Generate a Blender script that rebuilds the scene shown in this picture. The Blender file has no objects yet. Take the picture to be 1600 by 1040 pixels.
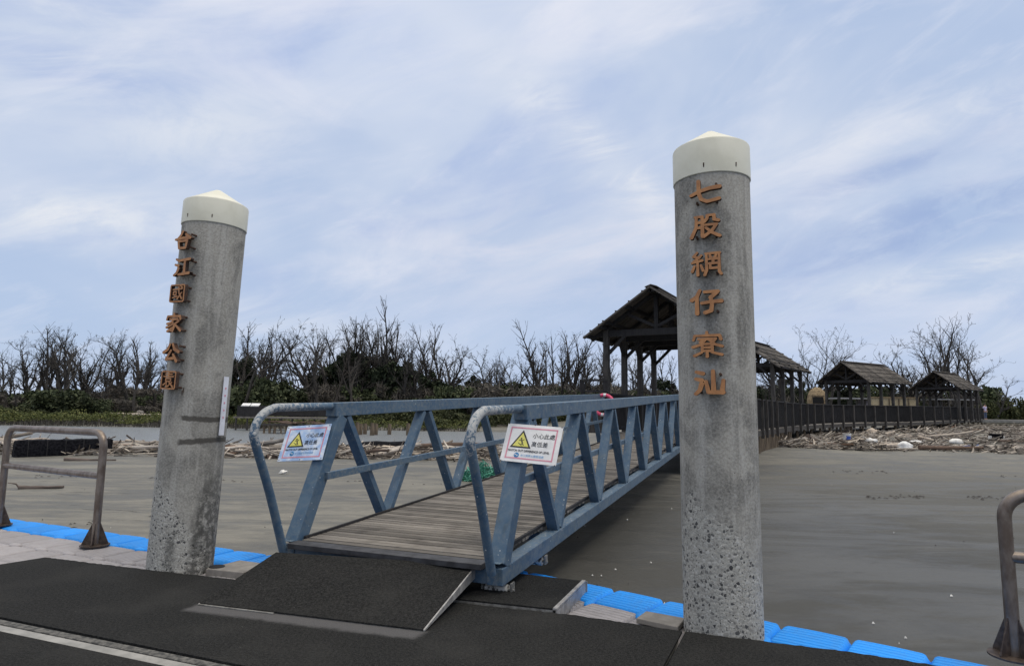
import bpy, bmesh, math, random
import numpy as np
from mathutils import Vector, Matrix
from mathutils import noise as mnoise

random.seed(7)
D = bpy.data
SC = bpy.context.scene
COL = SC.collection
R = math.radians

# ------------------------------------------------------------------ camera
EYE = 1.6
PITCH = math.atan(0.120)
ROLL = R(0.8)
fwd = Vector((0, math.cos(PITCH), math.sin(PITCH)))
r0 = Vector((1, 0, 0)); u0 = r0.cross(fwd)
rt = r0 * math.cos(ROLL) + u0 * math.sin(ROLL)
up = u0 * math.cos(ROLL) - r0 * math.sin(ROLL)
cam = D.cameras.new('camera'); camo = D.objects.new('camera', cam); COL.objects.link(camo)
cam.sensor_width = 36; cam.sensor_fit = 'HORIZONTAL'; cam.lens = 22.5
cam.clip_end = 9000; cam.clip_start = 0.05
camo.matrix_world = Matrix(((rt.x, up.x, -fwd.x, 0), (rt.y, up.y, -fwd.y, 0), (rt.z, up.z, -fwd.z, EYE), (0, 0, 0, 1)))
SC.camera = camo

# ------------------------------------------------------------------ sky and light (soft overcast)
SUN_EL, SUN_AZ = 64, 125          # veiled sun high to the right, a little behind the camera
w = D.worlds.new('World'); SC.world = w; w.use_nodes = True
nt = w.node_tree; nt.nodes.clear()
def N(nt, t, **k):
    n = nt.nodes.new(t)
    for a, v in k.items():
        if a in n.bl_rna.properties: setattr(n, a, v)
        else: n.inputs[a].default_value = v
    return n
def build_world():
    L = nt.links.new
    out = N(nt, 'ShaderNodeOutputWorld'); bg = N(nt, 'ShaderNodeBackground'); bg.inputs['Strength'].default_value = 0.1
    sky = N(nt, 'ShaderNodeTexSky', sky_type='NISHITA', sun_disc=False, sun_elevation=R(SUN_EL), sun_rotation=R(SUN_AZ), air_density=1.0, dust_density=1.5, ozone_density=2.0)
    tc = N(nt, 'ShaderNodeTexCoord'); sp = N(nt, 'ShaderNodeSeparateXYZ'); L(tc.outputs['Generated'], sp.inputs[0])
    def layer(scale, rot, loc, sx, sz, detail, rough, dist, lo, hi):
        # turned about the viewing axis first, then stretched, so that bands can slant across the sky
        m0 = N(nt, 'ShaderNodeMapping'); L(tc.outputs['Generated'], m0.inputs[0]); m0.inputs['Rotation'].default_value = (0, R(rot), 0)
        m = N(nt, 'ShaderNodeMapping'); L(m0.outputs[0], m.inputs[0])
        m.inputs['Scale'].default_value = (sx, 1, sz); m.inputs['Location'].default_value = loc
        t = N(nt, 'ShaderNodeTexNoise'); L(m.outputs[0], t.inputs['Vector'])
        t.inputs['Scale'].default_value = scale; t.inputs['Detail'].default_value = detail; t.inputs['Roughness'].default_value = rough; t.inputs['Distortion'].default_value = dist
        r = N(nt, 'ShaderNodeMapRange'); r.interpolation_type = 'SMOOTHSTEP'; L(t.outputs['Fac'], r.inputs[0])
        r.inputs[1].default_value = lo; r.inputs[2].default_value = hi
        return r.outputs[0]
    veil = layer(2.2, 12, (3.1, 1.7, 0.3), 1.0, 1.7, 5, 0.5, 0.4, 0.32, 0.66)
    streak = layer(2.6, 14, (0.4, 5.2, 1.0), 0.8, 2.6, 9, 0.56, 0.6, 0.50, 0.76)
    dark = layer(2.2, 17, (7.7, 2.1, 0.6), 0.8, 3.0, 8, 0.56, 0.5, 0.50, 0.74)
    fine = layer(5.0, 24, (1.2, 9.1, 0), 0.7, 2.6, 10, 0.64, 1.2, 0.48, 0.74)
    def mix(a, b, f, fs=1.0, mode='MIX'):
        x = N(nt, 'ShaderNodeMix', data_type='RGBA', blend_type=mode)
        if fs != 1.0:
            q = N(nt, 'ShaderNodeMath', operation='MULTIPLY'); L(f, q.inputs[0]); q.inputs[1].default_value = fs; f = q.outputs[0]
        L(f, x.inputs[0])
        for s, i in ((a, 6), (b, 7)):
            if isinstance(s, tuple): x.inputs[i].default_value = s
            else: L(s, x.inputs[i])
        return x.outputs[2]
    # thin high cloud lies over the whole sky: the blue only tints it
    base = N(nt, 'ShaderNodeMix', data_type='RGBA'); base.inputs[0].default_value = 0.88
    L(sky.outputs[0], base.inputs[6]); base.inputs[7].default_value = (4.35, 5.4, 7.4, 1)
    c = mix(base.outputs[2], (6.0, 6.6, 7.8, 1), veil, 0.85)
    c = mix(c, (3.5, 4.5, 6.9, 1), dark, 0.9)
    c = mix(c, (7.7, 7.75, 8.4, 1), streak, 0.66)
    c = mix(c, (7.6, 7.7, 8.4, 1), fine, 0.30)
    # larger cloud masses: long soft banks, each broken up by the fine noise
    ym = N(nt, 'ShaderNodeMath', operation='MAXIMUM'); L(sp.outputs['Y'], ym.inputs[0]); ym.inputs[1].default_value = 0.08
    def div(a):
        q = N(nt, 'ShaderNodeMath', operation='DIVIDE'); L(a, q.inputs[0]); L(ym.outputs[0], q.inputs[1]); return q.outputs[0]
    GX, GZ = div(sp.outputs['X']), div(sp.outputs['Z'])
    def op(o, a, b=None):
        q = N(nt, 'ShaderNodeMath', operation=o)
        for i_, v_ in enumerate((a, b)):
            if v_ is None: continue
            if isinstance(v_, (int, float)): q.inputs[i_].default_value = v_
            else: L(v_, q.inputs[i_])
        return q.outputs[0]
    rag = layer(4.2, 14, (2.3, 0.4, 5.1), 0.7, 3.0, 11, 0.66, 1.4, 0.38, 0.62)
    def bank(c, x, z, ang, la, lb, col, amt):
        ca, sa = math.cos(R(ang)), math.sin(R(ang))
        dx_, dz_ = op('SUBTRACT', GX, x), op('SUBTRACT', GZ, z)
        u_ = op('DIVIDE', op('ADD', op('MULTIPLY', dx_, ca), op('MULTIPLY', dz_, sa)), la)
        v_ = op('DIVIDE', op('ADD', op('MULTIPLY', dx_, -sa), op('MULTIPLY', dz_, ca)), lb)
        e_ = op('EXPONENT', op('MULTIPLY', op('ADD', op('MULTIPLY', u_, u_), op('MULTIPLY', v_, v_)), -1.0))
        return mix(c, col, op('MULTIPLY', op('MULTIPLY', e_, op('ADD', op('MULTIPLY', rag, 0.7), 0.25)), amt * 0.9))
    WH, BL = (7.8, 7.95, 8.2, 1), (2.9, 3.9, 6.3, 1)
    for b_ in ((-0.72, 0.30, -4, 0.22, 0.045, WH, 0.95), (-0.50, 0.45, 8, 0.16, 0.06, WH, 0.6), (-0.36, 0.13, -8, 0.22, 0.03, WH, 0.5), (-0.80, 0.62, -20, 0.25, 0.12, WH, 0.6),
               (0.02, 0.52, -42, 0.34, 0.045, WH, 0.75), (0.20, 0.36, -50, 0.14, 0.03, WH, 0.55), (0.10, 0.26, 10, 0.3, 0.10, (6.9, 6.9, 7.7, 1), 0.6),
               (0.74, 0.49, 14, 0.30, 0.05, WH, 0.6), (0.72, 0.235, 14, 0.26, 0.022, WH, 0.75), (0.62, 0.40, 20, 0.20, 0.022, BL, 0.8), (0.70, 0.335, 16, 0.28, 0.035, BL, 0.85), (0.62, 0.27, 15, 0.24, 0.02, BL, 0.8),
               (0.35, 0.10, 0, 0.7, 0.07, (4.6, 5.7, 7.9, 1), 0.55), (-0.2, 0.62, 0, 0.3, 0.15, (4.6, 5.5, 7.7, 1), 0.5)):
        c = bank(c, *b_)
    # brighter, whiter cloud high overhead round the hidden sun, as under any overcast
    zen = N(nt, 'ShaderNodeMapRange'); zen.interpolation_type = 'SMOOTHSTEP'; L(sp.outputs['Z'], zen.inputs[0]); zen.inputs[1].default_value = 0.62; zen.inputs[2].default_value = 0.92
    c = mix(c, (17.5, 16.3, 14.3, 1), zen.outputs[0])
    L(c, bg.inputs[0]); L(bg.outputs[0], out.inputs[0])
build_world()
sun = D.lights.new('sun', 'SUN'); sun.energy = 1.0; sun.angle = R(16); sun.color = (1.0, 0.93, 0.82)
so = D.objects.new('sun', sun); COL.objects.link(so)
_a, _e = R(SUN_AZ), R(SUN_EL)
so.rotation_euler = Vector((math.sin(_a) * math.cos(_e), math.cos(_a) * math.cos(_e), math.sin(_e))).to_track_quat('Z', 'Y').to_euler()
SC.view_settings.view_transform = 'Standard'; SC.view_settings.look = 'None'
SC.view_settings.exposure = 0.13; SC.view_settings.gamma = 1.0; SC.view_settings.use_curve_mapping = False

# ------------------------------------------------------------------ materials
def new_mat(name):
    m = D.materials.new(name); m.use_nodes = True
    m.node_tree.nodes.clear()
    t = m.node_tree
    o = N(t, 'ShaderNodeOutputMaterial'); b = N(t, 'ShaderNodeBsdfPrincipled'); t.links.new(b.outputs[0], o.inputs[0])
    return m, t, b
def rgb(c): return (c[0], c[1], c[2], 1)
def noise(t, vec, scale, detail=5, rough=0.55, dist=0.0, stretch=None):
    if stretch:
        mp = N(t, 'ShaderNodeMapping'); t.links.new(vec, mp.inputs[0]); mp.inputs['Scale'].default_value = stretch; vec = mp.outputs[0]
    n = N(t, 'ShaderNodeTexNoise'); t.links.new(vec, n.inputs['Vector'])
    n.inputs['Scale'].default_value = scale; n.inputs['Detail'].default_value = detail; n.inputs['Roughness'].default_value = rough; n.inputs['Distortion'].default_value = dist
    return n.outputs['Fac']
def mr(t, f, lo, hi, a=0.0, b=1.0, smooth=True):
    r = N(t, 'ShaderNodeMapRange'); r.interpolation_type = 'SMOOTHSTEP' if smooth else 'LINEAR'
    t.links.new(f, r.inputs[0]); r.inputs[1].default_value = lo; r.inputs[2].default_value = hi; r.inputs[3].default_value = a; r.inputs[4].default_value = b
    return r.outputs[0]
def mth(t, op, a, b=None):
    n = N(t, 'ShaderNodeMath', operation=op)
    for i, s in enumerate((a, b)):
        if s is None: continue
        if isinstance(s, (int, float)): n.inputs[i].default_value = s
        else: t.links.new(s, n.inputs[i])
    return n.outputs[0]
def mixc(t, a, b, f, mode='MIX'):
    x = N(t, 'ShaderNodeMix', data_type='RGBA', blend_type=mode)
    for s, i in ((a, 6), (b, 7)):
        if isinstance(s, tuple): x.inputs[i].default_value = rgb(s)
        else: t.links.new(s, x.inputs[i])
    if isinstance(f, (int, float)): x.inputs[0].default_value = f
    else: t.links.new(f, x.inputs[0])
    return x.outputs[2]
def coords(t, kind='Object'):
    return N(t, 'ShaderNodeTexCoord').outputs[kind]
def bump(t, b, h, strength=0.3, dist=0.01):
    n = N(t, 'ShaderNodeBump'); n.inputs['Strength'].default_value = strength; n.inputs['Distance'].default_value = dist
    t.links.new(h, n.inputs['Height']); t.links.new(n.outputs[0], b.inputs['Normal'])
def setc(t, b, c):
    if isinstance(c, tuple): b.inputs['Base Color'].default_value = rgb(c)
    else: t.links.new(c, b.inputs['Base Color'])
def simple(name, c1, c2, scale=6, rough=0.7, metal=0.0, bstr=0.0, stretch=None, lo=0.35, hi=0.65, spec=None, rnd=0.0, kind='Object', bdist=0.01):
    m, t, b = new_mat(name)
    v = coords(t, kind)
    if rnd:
        oi = N(t, 'ShaderNodeObjectInfo'); va = N(t, 'ShaderNodeVectorMath', operation='ADD'); t.links.new(v, va.inputs[0])
        sc = N(t, 'ShaderNodeVectorMath', operation='SCALE'); sc.inputs[0].default_value = (17, 31, 11); t.links.new(oi.outputs['Random'], sc.inputs['Scale']); t.links.new(sc.outputs[0], va.inputs[1]); v = va.outputs[0]
    n = noise(t, v, scale, 6, 0.6, 0.2, stretch)
    c = mixc(t, c1, c2, mr(t, n, lo, hi))
    if rnd:
        hs = N(t, 'ShaderNodeHueSaturation'); t.links.new(c, hs.inputs['Color'])
        t.links.new(mr(t, oi.outputs['Random'], 0, 1, 1 - rnd, 1 + rnd, False), hs.inputs['Value'])
        t.links.new(mr(t, mth(t, 'FRACT', mth(t, 'MULTIPLY', oi.outputs['Random'], 7.3)), 0, 1, 0.6, 1.25, False), hs.inputs['Saturation'])
        c = hs.outputs[0]
    setc(t, b, c); b.inputs['Roughness'].default_value = rough; b.inputs['Metallic'].default_value = metal
    if spec is not None: b.inputs['Specular IOR Level'].default_value = spec
    if bstr: bump(t, b, n, bstr, bdist)
    return m

def mat_concrete(name, bands=False, agg_ang=0.0, agg_top=1.3):
    m, t, b = new_mat(name)
    v = coords(t); sp = N(t, 'ShaderNodeSeparateXYZ'); t.links.new(v, sp.inputs[0])
    X, Y, Z = sp.outputs
    big = noise(t, v, 2.2, 6, 0.6, 0.6)
    run = noise(t, v, 5, 5, 0.6, 0.2, (1.6, 1.6, 0.13))
    fine = noise(t, v, 55, 4, 0.7)
    c = mixc(t, (0.37, 0.352, 0.312), (0.175, 0.168, 0.152), mr(t, big, 0.40, 0.60))
    c = mixc(t, c, (0.45, 0.435, 0.40), mth(t, 'MULTIPLY', mr(t, run, 0.48, 0.66), 0.7))
    c = mixc(t, c, (0.10, 0.097, 0.088), mth(t, 'MULTIPLY', mr(t, noise(t, v, 7, 5, 0.6, 0.3, (1.8, 1.8, 0.10)), 0.56, 0.74), 0.5))
    c = mixc(t, c, (0.42, 0.42, 0.40), mth(t, 'MULTIPLY', mr(t, noise(t, v, 7, 9, 0.74, 1.4), 0.58, 0.66), 0.6))
    c = mixc(t, c, mixc(t, (0.10, 0.097, 0.09), (0.50, 0.485, 0.44), mr(t, fine, 0.34, 0.66)), 0.30)
    c = mixc(t, c, (0.50, 0.485, 0.44), mth(t, 'MULTIPLY', mr(t, noise(t, v, 21, 6, 0.72, 0.6), 0.60, 0.70), 0.35))
    c = mixc(t, c, (0.09, 0.085, 0.078), mth(t, 'MULTIPLY', mr(t, noise(t, v, 17, 7, 0.74, 0.8, (1, 1, 0.6)), 0.61, 0.70), 0.5))
    # small air holes
    vo = N(t, 'ShaderNodeTexVoronoi'); vo.inputs['Scale'].default_value = 26; t.links.new(v, vo.inputs['Vector'])
    pit = mr(t, vo.outputs['Distance'], 0.07, 0.13, 1, 0)
    pit = mth(t, 'MULTIPLY', pit, mr(t, noise(t, v, 6, 2), 0.5, 0.6))
    c = mixc(t, c, (0.05, 0.048, 0.045), mth(t, 'MULTIPLY', pit, 0.8))
    # washed-out face with exposed pebbles on the lower part
    msk = mth(t, 'ADD', mth(t, 'MULTIPLY', Z, -1.0 / agg_top), mth(t, 'ADD', 1.0, mth(t, 'MULTIPLY', mth(t, 'SUBTRACT', noise(t, v, 3.2, 6, 0.65), 0.5), 1.1)))
    ang = mth(t, 'ADD', mth(t, 'MULTIPLY', X, math.sin(agg_ang) * 1.7), mth(t, 'MULTIPLY', Y, -math.cos(agg_ang) * 1.7))
    msk = mth(t, 'ADD', msk, mth(t, 'SUBTRACT', ang, 0.3))
    msk = mth(t, 'MULTIPLY', mr(t, msk, 0.10, 0.34), mr(t, noise(t, v, 30, 4, 0.7), 0.30, 0.50))
    vp = N(t, 'ShaderNodeTexVoronoi'); vp.inputs['Scale'].default_value = 41; t.links.new(v, vp.inputs['Vector'])
    hue = N(t, 'ShaderNodeSeparateColor'); t.links.new(vp.outputs['Color'], hue.inputs[0])
    cr = N(t, 'ShaderNodeValToRGB'); t.links.new(hue.outputs[0], cr.inputs[0]); el = cr.color_ramp.elements
    el[0].position = 0; el[0].color = (0.05, 0.05, 0.052, 1); el[1].position = 1; el[1].color = (0.5, 0.49, 0.46, 1)
    for pos, cc in ((0.24, (0.10, 0.10, 0.10, 1)), (0.33, (0.27, 0.26, 0.24, 1)), (0.8, (0.42, 0.41, 0.37, 1))):
        e = el.new(pos); e.color = cc
    ve = N(t, 'ShaderNodeTexVoronoi', feature='DISTANCE_TO_EDGE'); ve.inputs['Scale'].default_value = 41; t.links.new(v, ve.inputs['Vector'])
    pk = mth(t, 'MULTIPLY', mr(t, ve.outputs['Distance'], 0.05, 0.12), mr(t, hue.outputs[1], 0.42, 0.46))
    peb = mixc(t, mixc(t, (0.30, 0.288, 0.26), (0.46, 0.45, 0.41), mr(t, noise(t, v, 90, 3, 0.8), 0.4, 0.6)), cr.outputs[0], pk)
    v3 = N(t, 'ShaderNodeTexVoronoi'); v3.inputs['Scale'].default_value = 75; t.links.new(v, v3.inputs['Vector'])
    h3 = N(t, 'ShaderNodeSeparateColor'); t.links.new(v3.outputs['Color'], h3.inputs[0])
    sk_ = mth(t, 'MULTIPLY', mr(t, v3.outputs['Distance'], 0.34, 0.44, 1, 0), mth(t, 'SUBTRACT', 1.0, pk))
    peb = mixc(t, peb, (0.09, 0.088, 0.085), mth(t, 'MULTIPLY', sk_, mr(t, h3.outputs[0], 0.76, 0.80)))
    peb = mixc(t, peb, (0.55, 0.54, 0.51), mth(t, 'MULTIPLY', sk_, mr(t, h3.outputs[1], 0.82, 0.86)))
    c = mixc(t, c, peb, msk)
    if bands:
        nz = mth(t, 'MULTIPLY', mth(t, 'SUBTRACT', noise(t, v, 14, 5, 0.7), 0.5), 0.05)
        for z0, slope in ((1.475, -0.03), (1.235, 0.09)):
            d = mth(t, 'ADD', mth(t, 'SUBTRACT', Z, mth(t, 'ADD', z0, mth(t, 'MULTIPLY', X, slope))), nz)
            d = mth(t, 'ABSOLUTE', d)
            k = mth(t, 'MULTIPLY', mr(t, d, 0.018, 0.036, 1, 0), mr(t, mth(t, 'ADD', X, nz), -0.02, 0.03))
            c = mixc(t, c, (0.055, 0.05, 0.043), mth(t, 'MULTIPLY', k, 0.85))
        # dark damp growth low on the right-hand face
        g = mth(t, 'MULTIPLY', mr(t, mth(t, 'ADD', X, mth(t, 'MULTIPLY', Z, -0.06)), 0.15, 0.21), mr(t, mth(t, 'ADD', Z, mth(t, 'MULTIPLY', noise(t, v, 5, 4), 0.7)), 0.95, 1.5, 1, 0))
        g2 = mth(t, 'MULTIPLY', mr(t, mth(t, 'ABSOLUTE', mth(t, 'SUBTRACT', X, 0.03)), 0.02, 0.07, 1, 0), mr(t, mth(t, 'ADD', Z, mth(t, 'MULTIPLY', noise(t, v, 8, 4), 0.5)), 0.5, 0.75, 1, 0))
        g = mth(t, 'MULTIPLY', mth(t, 'MAXIMUM', g, mth(t, 'MULTIPLY', g2, 0.8)), mr(t, noise(t, v, 16, 6, 0.7), 0.36, 0.56))
        c = mixc(t, c, (0.045, 0.045, 0.042), mth(t, 'MULTIPLY', g, 0.75))
    setc(t, b, c); b.inputs['Roughness'].default_value = 0.9; b.inputs['Specular IOR Level'].default_value = 0.25
    h = mth(t, 'ADD', mth(t, 'MULTIPLY', fine, 0.5), mth(t, 'MULTIPLY', mth(t, 'SUBTRACT', 0.6, vp.outputs['Distance']), mth(t, 'MULTIPLY', msk, 0.7)))
    h = mth(t, 'ADD', h, mth(t, 'MULTIPLY', big, 0.8))
    h = mth(t, 'SUBTRACT', h, mth(t, 'MULTIPLY', pit, 0.8))
    bump(t, b, h, 0.5, 0.008)
    return m

def mat_bluesteel(name, peel=0.0, chalk=0.5):
    m, t, b = new_mat(name); v = coords(t)
    big = noise(t, v, 3.5, 6, 0.62, 0.4)
    c = mixc(t, (0.048, 0.098, 0.165), (0.082, 0.135, 0.195), mr(t, big, 0.35, 0.65))
    ch = noise(t, v, 19, 9, 0.74, 0.5)
    c = mixc(t, c, (0.20, 0.215, 0.21), mth(t, 'MULTIPLY', mr(t, ch, 0.42, 0.66), chalk))
    # dull grime and rain runs
    c = mixc(t, c, (0.055, 0.075, 0.085), mth(t, 'MULTIPLY', mr(t, noise(t, v, 5, 6, 0.65, 0.3, (1, 1, 0.35)), 0.55, 0.75), 0.7))
    # small chips down to primer
    vo = N(t, 'ShaderNodeTexVoronoi'); vo.inputs['Scale'].default_value = 17; t.links.new(v, vo.inputs['Vector'])
    chip = mth(t, 'MULTIPLY', mr(t, vo.outputs['Distance'], 0.08, 0.13, 1, 0), mr(t, noise(t, v, 9, 3), 0.52, 0.57))
    c = mixc(t, c, (0.62, 0.63, 0.62), mth(t, 'MULTIPLY', chip, 0.9))
    h = ch
    if peel:
        sp = N(t, 'ShaderNodeSeparateXYZ'); t.links.new(v, sp.inputs[0])
        pn = noise(t, v, 24, 9, 0.68, 0.6)
        hz = mr(t, mth(t, 'SUBTRACT', sp.outputs['Z'], mth(t, 'MULTIPLY', sp.outputs['X'], 0.42)), 0.62, 1.42, 0, 1)
        pk = mr(t, mth(t, 'ADD', pn, mth(t, 'MULTIPLY', mth(t, 'SUBTRACT', hz, 0.80), 0.34)), 0.50, 0.55)
        c = mixc(t, c, (0.36, 0.37, 0.37), mth(t, 'MULTIPLY', pk, peel))
        h = mth(t, 'SUBTRACT', mth(t, 'MULTIPLY', h, 0.3), mth(t, 'MULTIPLY', pk, 0.6))
    setc(t, b, c); b.inputs['Roughness'].default_value = 0.55; b.inputs['Specular IOR Level'].default_value = 0.35
    bump(t, b, h, 0.25, 0.003)
    return m

def mat_rubber():
    m, t, b = new_mat('black_rubber_mat'); v = coords(t, 'Object')
    g = mth(t, 'ADD', mth(t, 'MULTIPLY', noise(t, v, 120, 3, 0.85), 0.5), mth(t, 'MULTIPLY', noise(t, v, 48, 4, 0.8), 0.5))
    big = noise(t, v, 1.5, 5, 0.6)
    c = mixc(t, (0.007, 0.007, 0.007), (0.041, 0.041, 0.0395), mr(t, g, 0.40, 0.66))
    c = mixc(t, c, (0.040, 0.039, 0.037), mth(t, 'MULTIPLY', mr(t, big, 0.42, 0.75), 0.45))
    sp = N(t, 'ShaderNodeTexVoronoi'); sp.inputs['Scale'].default_value = 30; t.links.new(v, sp.inputs['Vector'])
    fl = mth(t, 'MULTIPLY', mr(t, sp.outputs['Distance'], 0.04, 0.07, 1, 0), mr(t, noise(t, v, 13, 2), 0.66, 0.7))
    c = mixc(t, c, (0.4, 0.4, 0.38), fl)
    setc(t, b, c); b.inputs['Roughness'].default_value = 0.92; b.inputs['Specular IOR Level'].default_value = 0.12
    bump(t, b, mth(t, 'ADD', g, mth(t, 'MULTIPLY', big, 0.6)), 0.7, 0.012)
    return m, t, b, c

def mat_planks(name, c1, c2, dark, axis=0, scale=1.0, rough=0.85, rnd=0.0):
    m, t, b = new_mat(name); v = coords(t)
    st = [14.0, 14.0, 14.0]; st[axis] = 0.7
    gr = noise(t, v, 3 * scale, 8, 0.65, 0.4, tuple(st))
    big = noise(t, v, 2.4, 5, 0.6)
    c = mixc(t, c1, c2, mr(t, gr, 0.36, 0.66))
    c = mixc(t, c, dark, mth(t, 'MULTIPLY', mr(t, big, 0.46, 0.72), 0.6))
    st2 = [30.0, 30.0, 30.0]; st2[axis] = 0.9
    ck = mr(t, noise(t, v, 2.5 * scale, 6, 0.7, 0.2, tuple(st2)), 0.60, 0.68)
    c = mixc(t, c, dark, mth(t, 'MULTIPLY', ck, 0.8))
    if rnd:
        g = N(t, 'ShaderNodeNewGeometry')
        hs = N(t, 'ShaderNodeHueSaturation'); t.links.new(c, hs.inputs['Color']); t.links.new(mr(t, g.outputs['Random Per Island'], 0, 1, 1 - rnd, 1 + rnd, False), hs.inputs['Value']); c = hs.outputs[0]
    setc(t, b, c); b.inputs['Roughness'].default_value = rough; b.inputs['Specular IOR Level'].default_value = 0.25
    bump(t, b, mth(t, 'SUBTRACT', gr, ck), 0.4, 0.004)
    return m

def mat_sand():
    m, t, b = new_mat('beach_sand'); v = coords(t); L = t.links.new
    sp = N(t, 'ShaderNodeSeparateXYZ'); L(v, sp.inputs[0]); X, Y, Z = sp.outputs
    strk = noise(t, v, 0.55, 8, 0.62, 0.9, (0.35, 1.25, 1))
    strk2 = noise(t, v, 1.6, 7, 0.62, 0.6, (0.30, 1.5, 1))
    mott = noise(t, v, 9, 8, 0.65)
    gr = noise(t, v, 160, 3, 0.75)
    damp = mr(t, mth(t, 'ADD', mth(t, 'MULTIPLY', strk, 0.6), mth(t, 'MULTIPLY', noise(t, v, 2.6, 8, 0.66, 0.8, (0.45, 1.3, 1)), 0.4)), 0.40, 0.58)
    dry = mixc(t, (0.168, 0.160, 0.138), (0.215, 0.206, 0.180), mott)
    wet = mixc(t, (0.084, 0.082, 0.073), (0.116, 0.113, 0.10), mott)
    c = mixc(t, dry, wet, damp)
    # darker, less rough ground beside and under the gangway
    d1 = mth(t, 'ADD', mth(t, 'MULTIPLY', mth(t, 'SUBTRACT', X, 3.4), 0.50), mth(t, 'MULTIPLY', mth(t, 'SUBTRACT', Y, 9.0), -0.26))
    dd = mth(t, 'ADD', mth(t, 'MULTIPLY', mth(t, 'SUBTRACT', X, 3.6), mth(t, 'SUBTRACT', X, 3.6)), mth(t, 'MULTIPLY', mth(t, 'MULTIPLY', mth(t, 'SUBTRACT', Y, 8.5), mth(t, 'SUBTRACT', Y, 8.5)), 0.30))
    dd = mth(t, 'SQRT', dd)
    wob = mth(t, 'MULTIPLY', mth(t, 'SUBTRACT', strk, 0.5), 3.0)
    dark_zone = mr(t, mth(t, 'ADD', dd, wob), 1.6, 6.5, 1, 0)
    c = mixc(t, c, (0.038, 0.037, 0.032), mth(t, 'MULTIPLY', dark_zone, 0.9))
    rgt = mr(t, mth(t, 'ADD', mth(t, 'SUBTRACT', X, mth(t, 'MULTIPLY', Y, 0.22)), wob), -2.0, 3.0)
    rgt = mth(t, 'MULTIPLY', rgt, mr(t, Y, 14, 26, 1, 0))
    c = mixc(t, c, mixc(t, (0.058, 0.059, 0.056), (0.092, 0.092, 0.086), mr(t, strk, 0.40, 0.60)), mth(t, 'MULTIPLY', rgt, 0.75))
    # darker shreds of weed left in lines
    wl = mth(t, 'MULTIPLY', mr(t, noise(t, v, 1.1, 9, 0.70, 0.9, (0.5, 1.6, 1)), 0.58, 0.64), mr(t, noise(t, v, 3, 5, 0.7), 0.44, 0.56))
    c = mixc(t, c, (0.05, 0.048, 0.042), mth(t, 'MULTIPLY', wl, 0.75))
    lt = mth(t, 'MULTIPLY', mr(t, noise(t, v, 0.9, 7, 0.62, 0.5, (0.25, 1.7, 1)), 0.58, 0.70), mth(t, 'MULTIPLY', mth(t, 'SUBTRACT', 1.0, rgt), 0.4))
    c = mixc(t, c, (0.24, 0.225, 0.19), lt)
    # scrub litter and soil beyond the water and round the walkway
    far = mr(t, mth(t, 'ADD', Y, mth(t, 'MULTIPLY', mott, 4)), 62, 72)
    c = mixc(t, c, mixc(t, (0.10, 0.085, 0.06), (0.055, 0.055, 0.035), noise(t, v, 0.8, 6)), mth(t, 'MULTIPLY', far, 0.85))
    c = mixc(t, c, (0.03, 0.03, 0.028), mth(t, 'MULTIPLY', mr(t, gr, 0.55, 0.8), 0.25))
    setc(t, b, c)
    L(mr(t, mth(t, 'ADD', damp, mth(t, 'MULTIPLY', dark_zone, 0.6)), 0, 1.4, 0.85, 0.50), b.inputs['Roughness']); b.inputs['Specular IOR Level'].default_value = 0.3
    h = mth(t, 'ADD', mth(t, 'MULTIPLY', mott, 0.35), mth(t, 'ADD', mth(t, 'MULTIPLY', strk2, 0.9), mth(t, 'MULTIPLY', gr, 0.10)))
    bump(t, b, h, 0.55, 0.05)
    return m

M = {}
M['concrete_a'] = mat_concrete('grey_concrete', False, R(-40), 0.95)
M['concrete_b'] = mat_concrete('grey_concrete_stained', True, R(-60), 0.95)
M['cap'] = simple('cream_plastic', (0.66, 0.645, 0.54), (0.58, 0.565, 0.46), 3, 0.5, bstr=0.03)
M['letter'] = simple('copper_brown_paint', (0.47, 0.215, 0.080), (0.33, 0.145, 0.055), 18, 0.55, bstr=0.1)
M['rust'] = simple('rusted_edge', (0.085, 0.04, 0.022), (0.035, 0.02, 0.014), 30, 0.8, bstr=0.2)
M['blue'] = mat_bluesteel('weathered_blue_paint', 0, 0.30)
M['blue_chalk'] = mat_bluesteel('chalky_blue_paint', 0, 0.62)
M['blue_peel'] = mat_bluesteel('peeling_blue_paint', 0.95, 0.4)
M['deckwood'] = mat_planks('weathered_deck_boards', (0.190, 0.174, 0.155), (0.125, 0.113, 0.10), (0.05, 0.043, 0.038), 1, 1, 0.85, 0.42)
M['darkwood'] = mat_planks('dark_stained_timber', (0.036, 0.034, 0.034), (0.020, 0.019, 0.020), (0.009, 0.009, 0.010), 2, 1, 0.75)
M['postwood'] = mat_planks('brown_black_post_timber', (0.085, 0.077, 0.070), (0.045, 0.041, 0.038), (0.018, 0.017, 0.016), 2, 1, 0.8)
M['roofwood'] = mat_planks('weathered_roof_boards', (0.125, 0.112, 0.098), (0.070, 0.062, 0.055), (0.026, 0.022, 0.02), 1, 1, 0.88, 0.38)
M['stake'] = simple('brown_stakes', (0.17, 0.13, 0.088), (0.08, 0.06, 0.042), 9, 0.9, stretch=(1, 1, 0.2))
M['alu'] = simple('dull_aluminium', (0.42, 0.41, 0.39), (0.26, 0.25, 0.24), 11, 0.5, 0.35, bstr=0.1)
M['alu_dirty'] = simple('dirty_aluminium', (0.27, 0.265, 0.25), (0.13, 0.125, 0.115), 16, 0.6, 0.25, bstr=0.1)
M['steel'] = simple('browned_steel_pipe', (0.25, 0.21, 0.18), (0.15, 0.115, 0.092), 14, 0.42, 0.65, stretch=(1, 1, 0.45), bstr=0.08)
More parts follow.
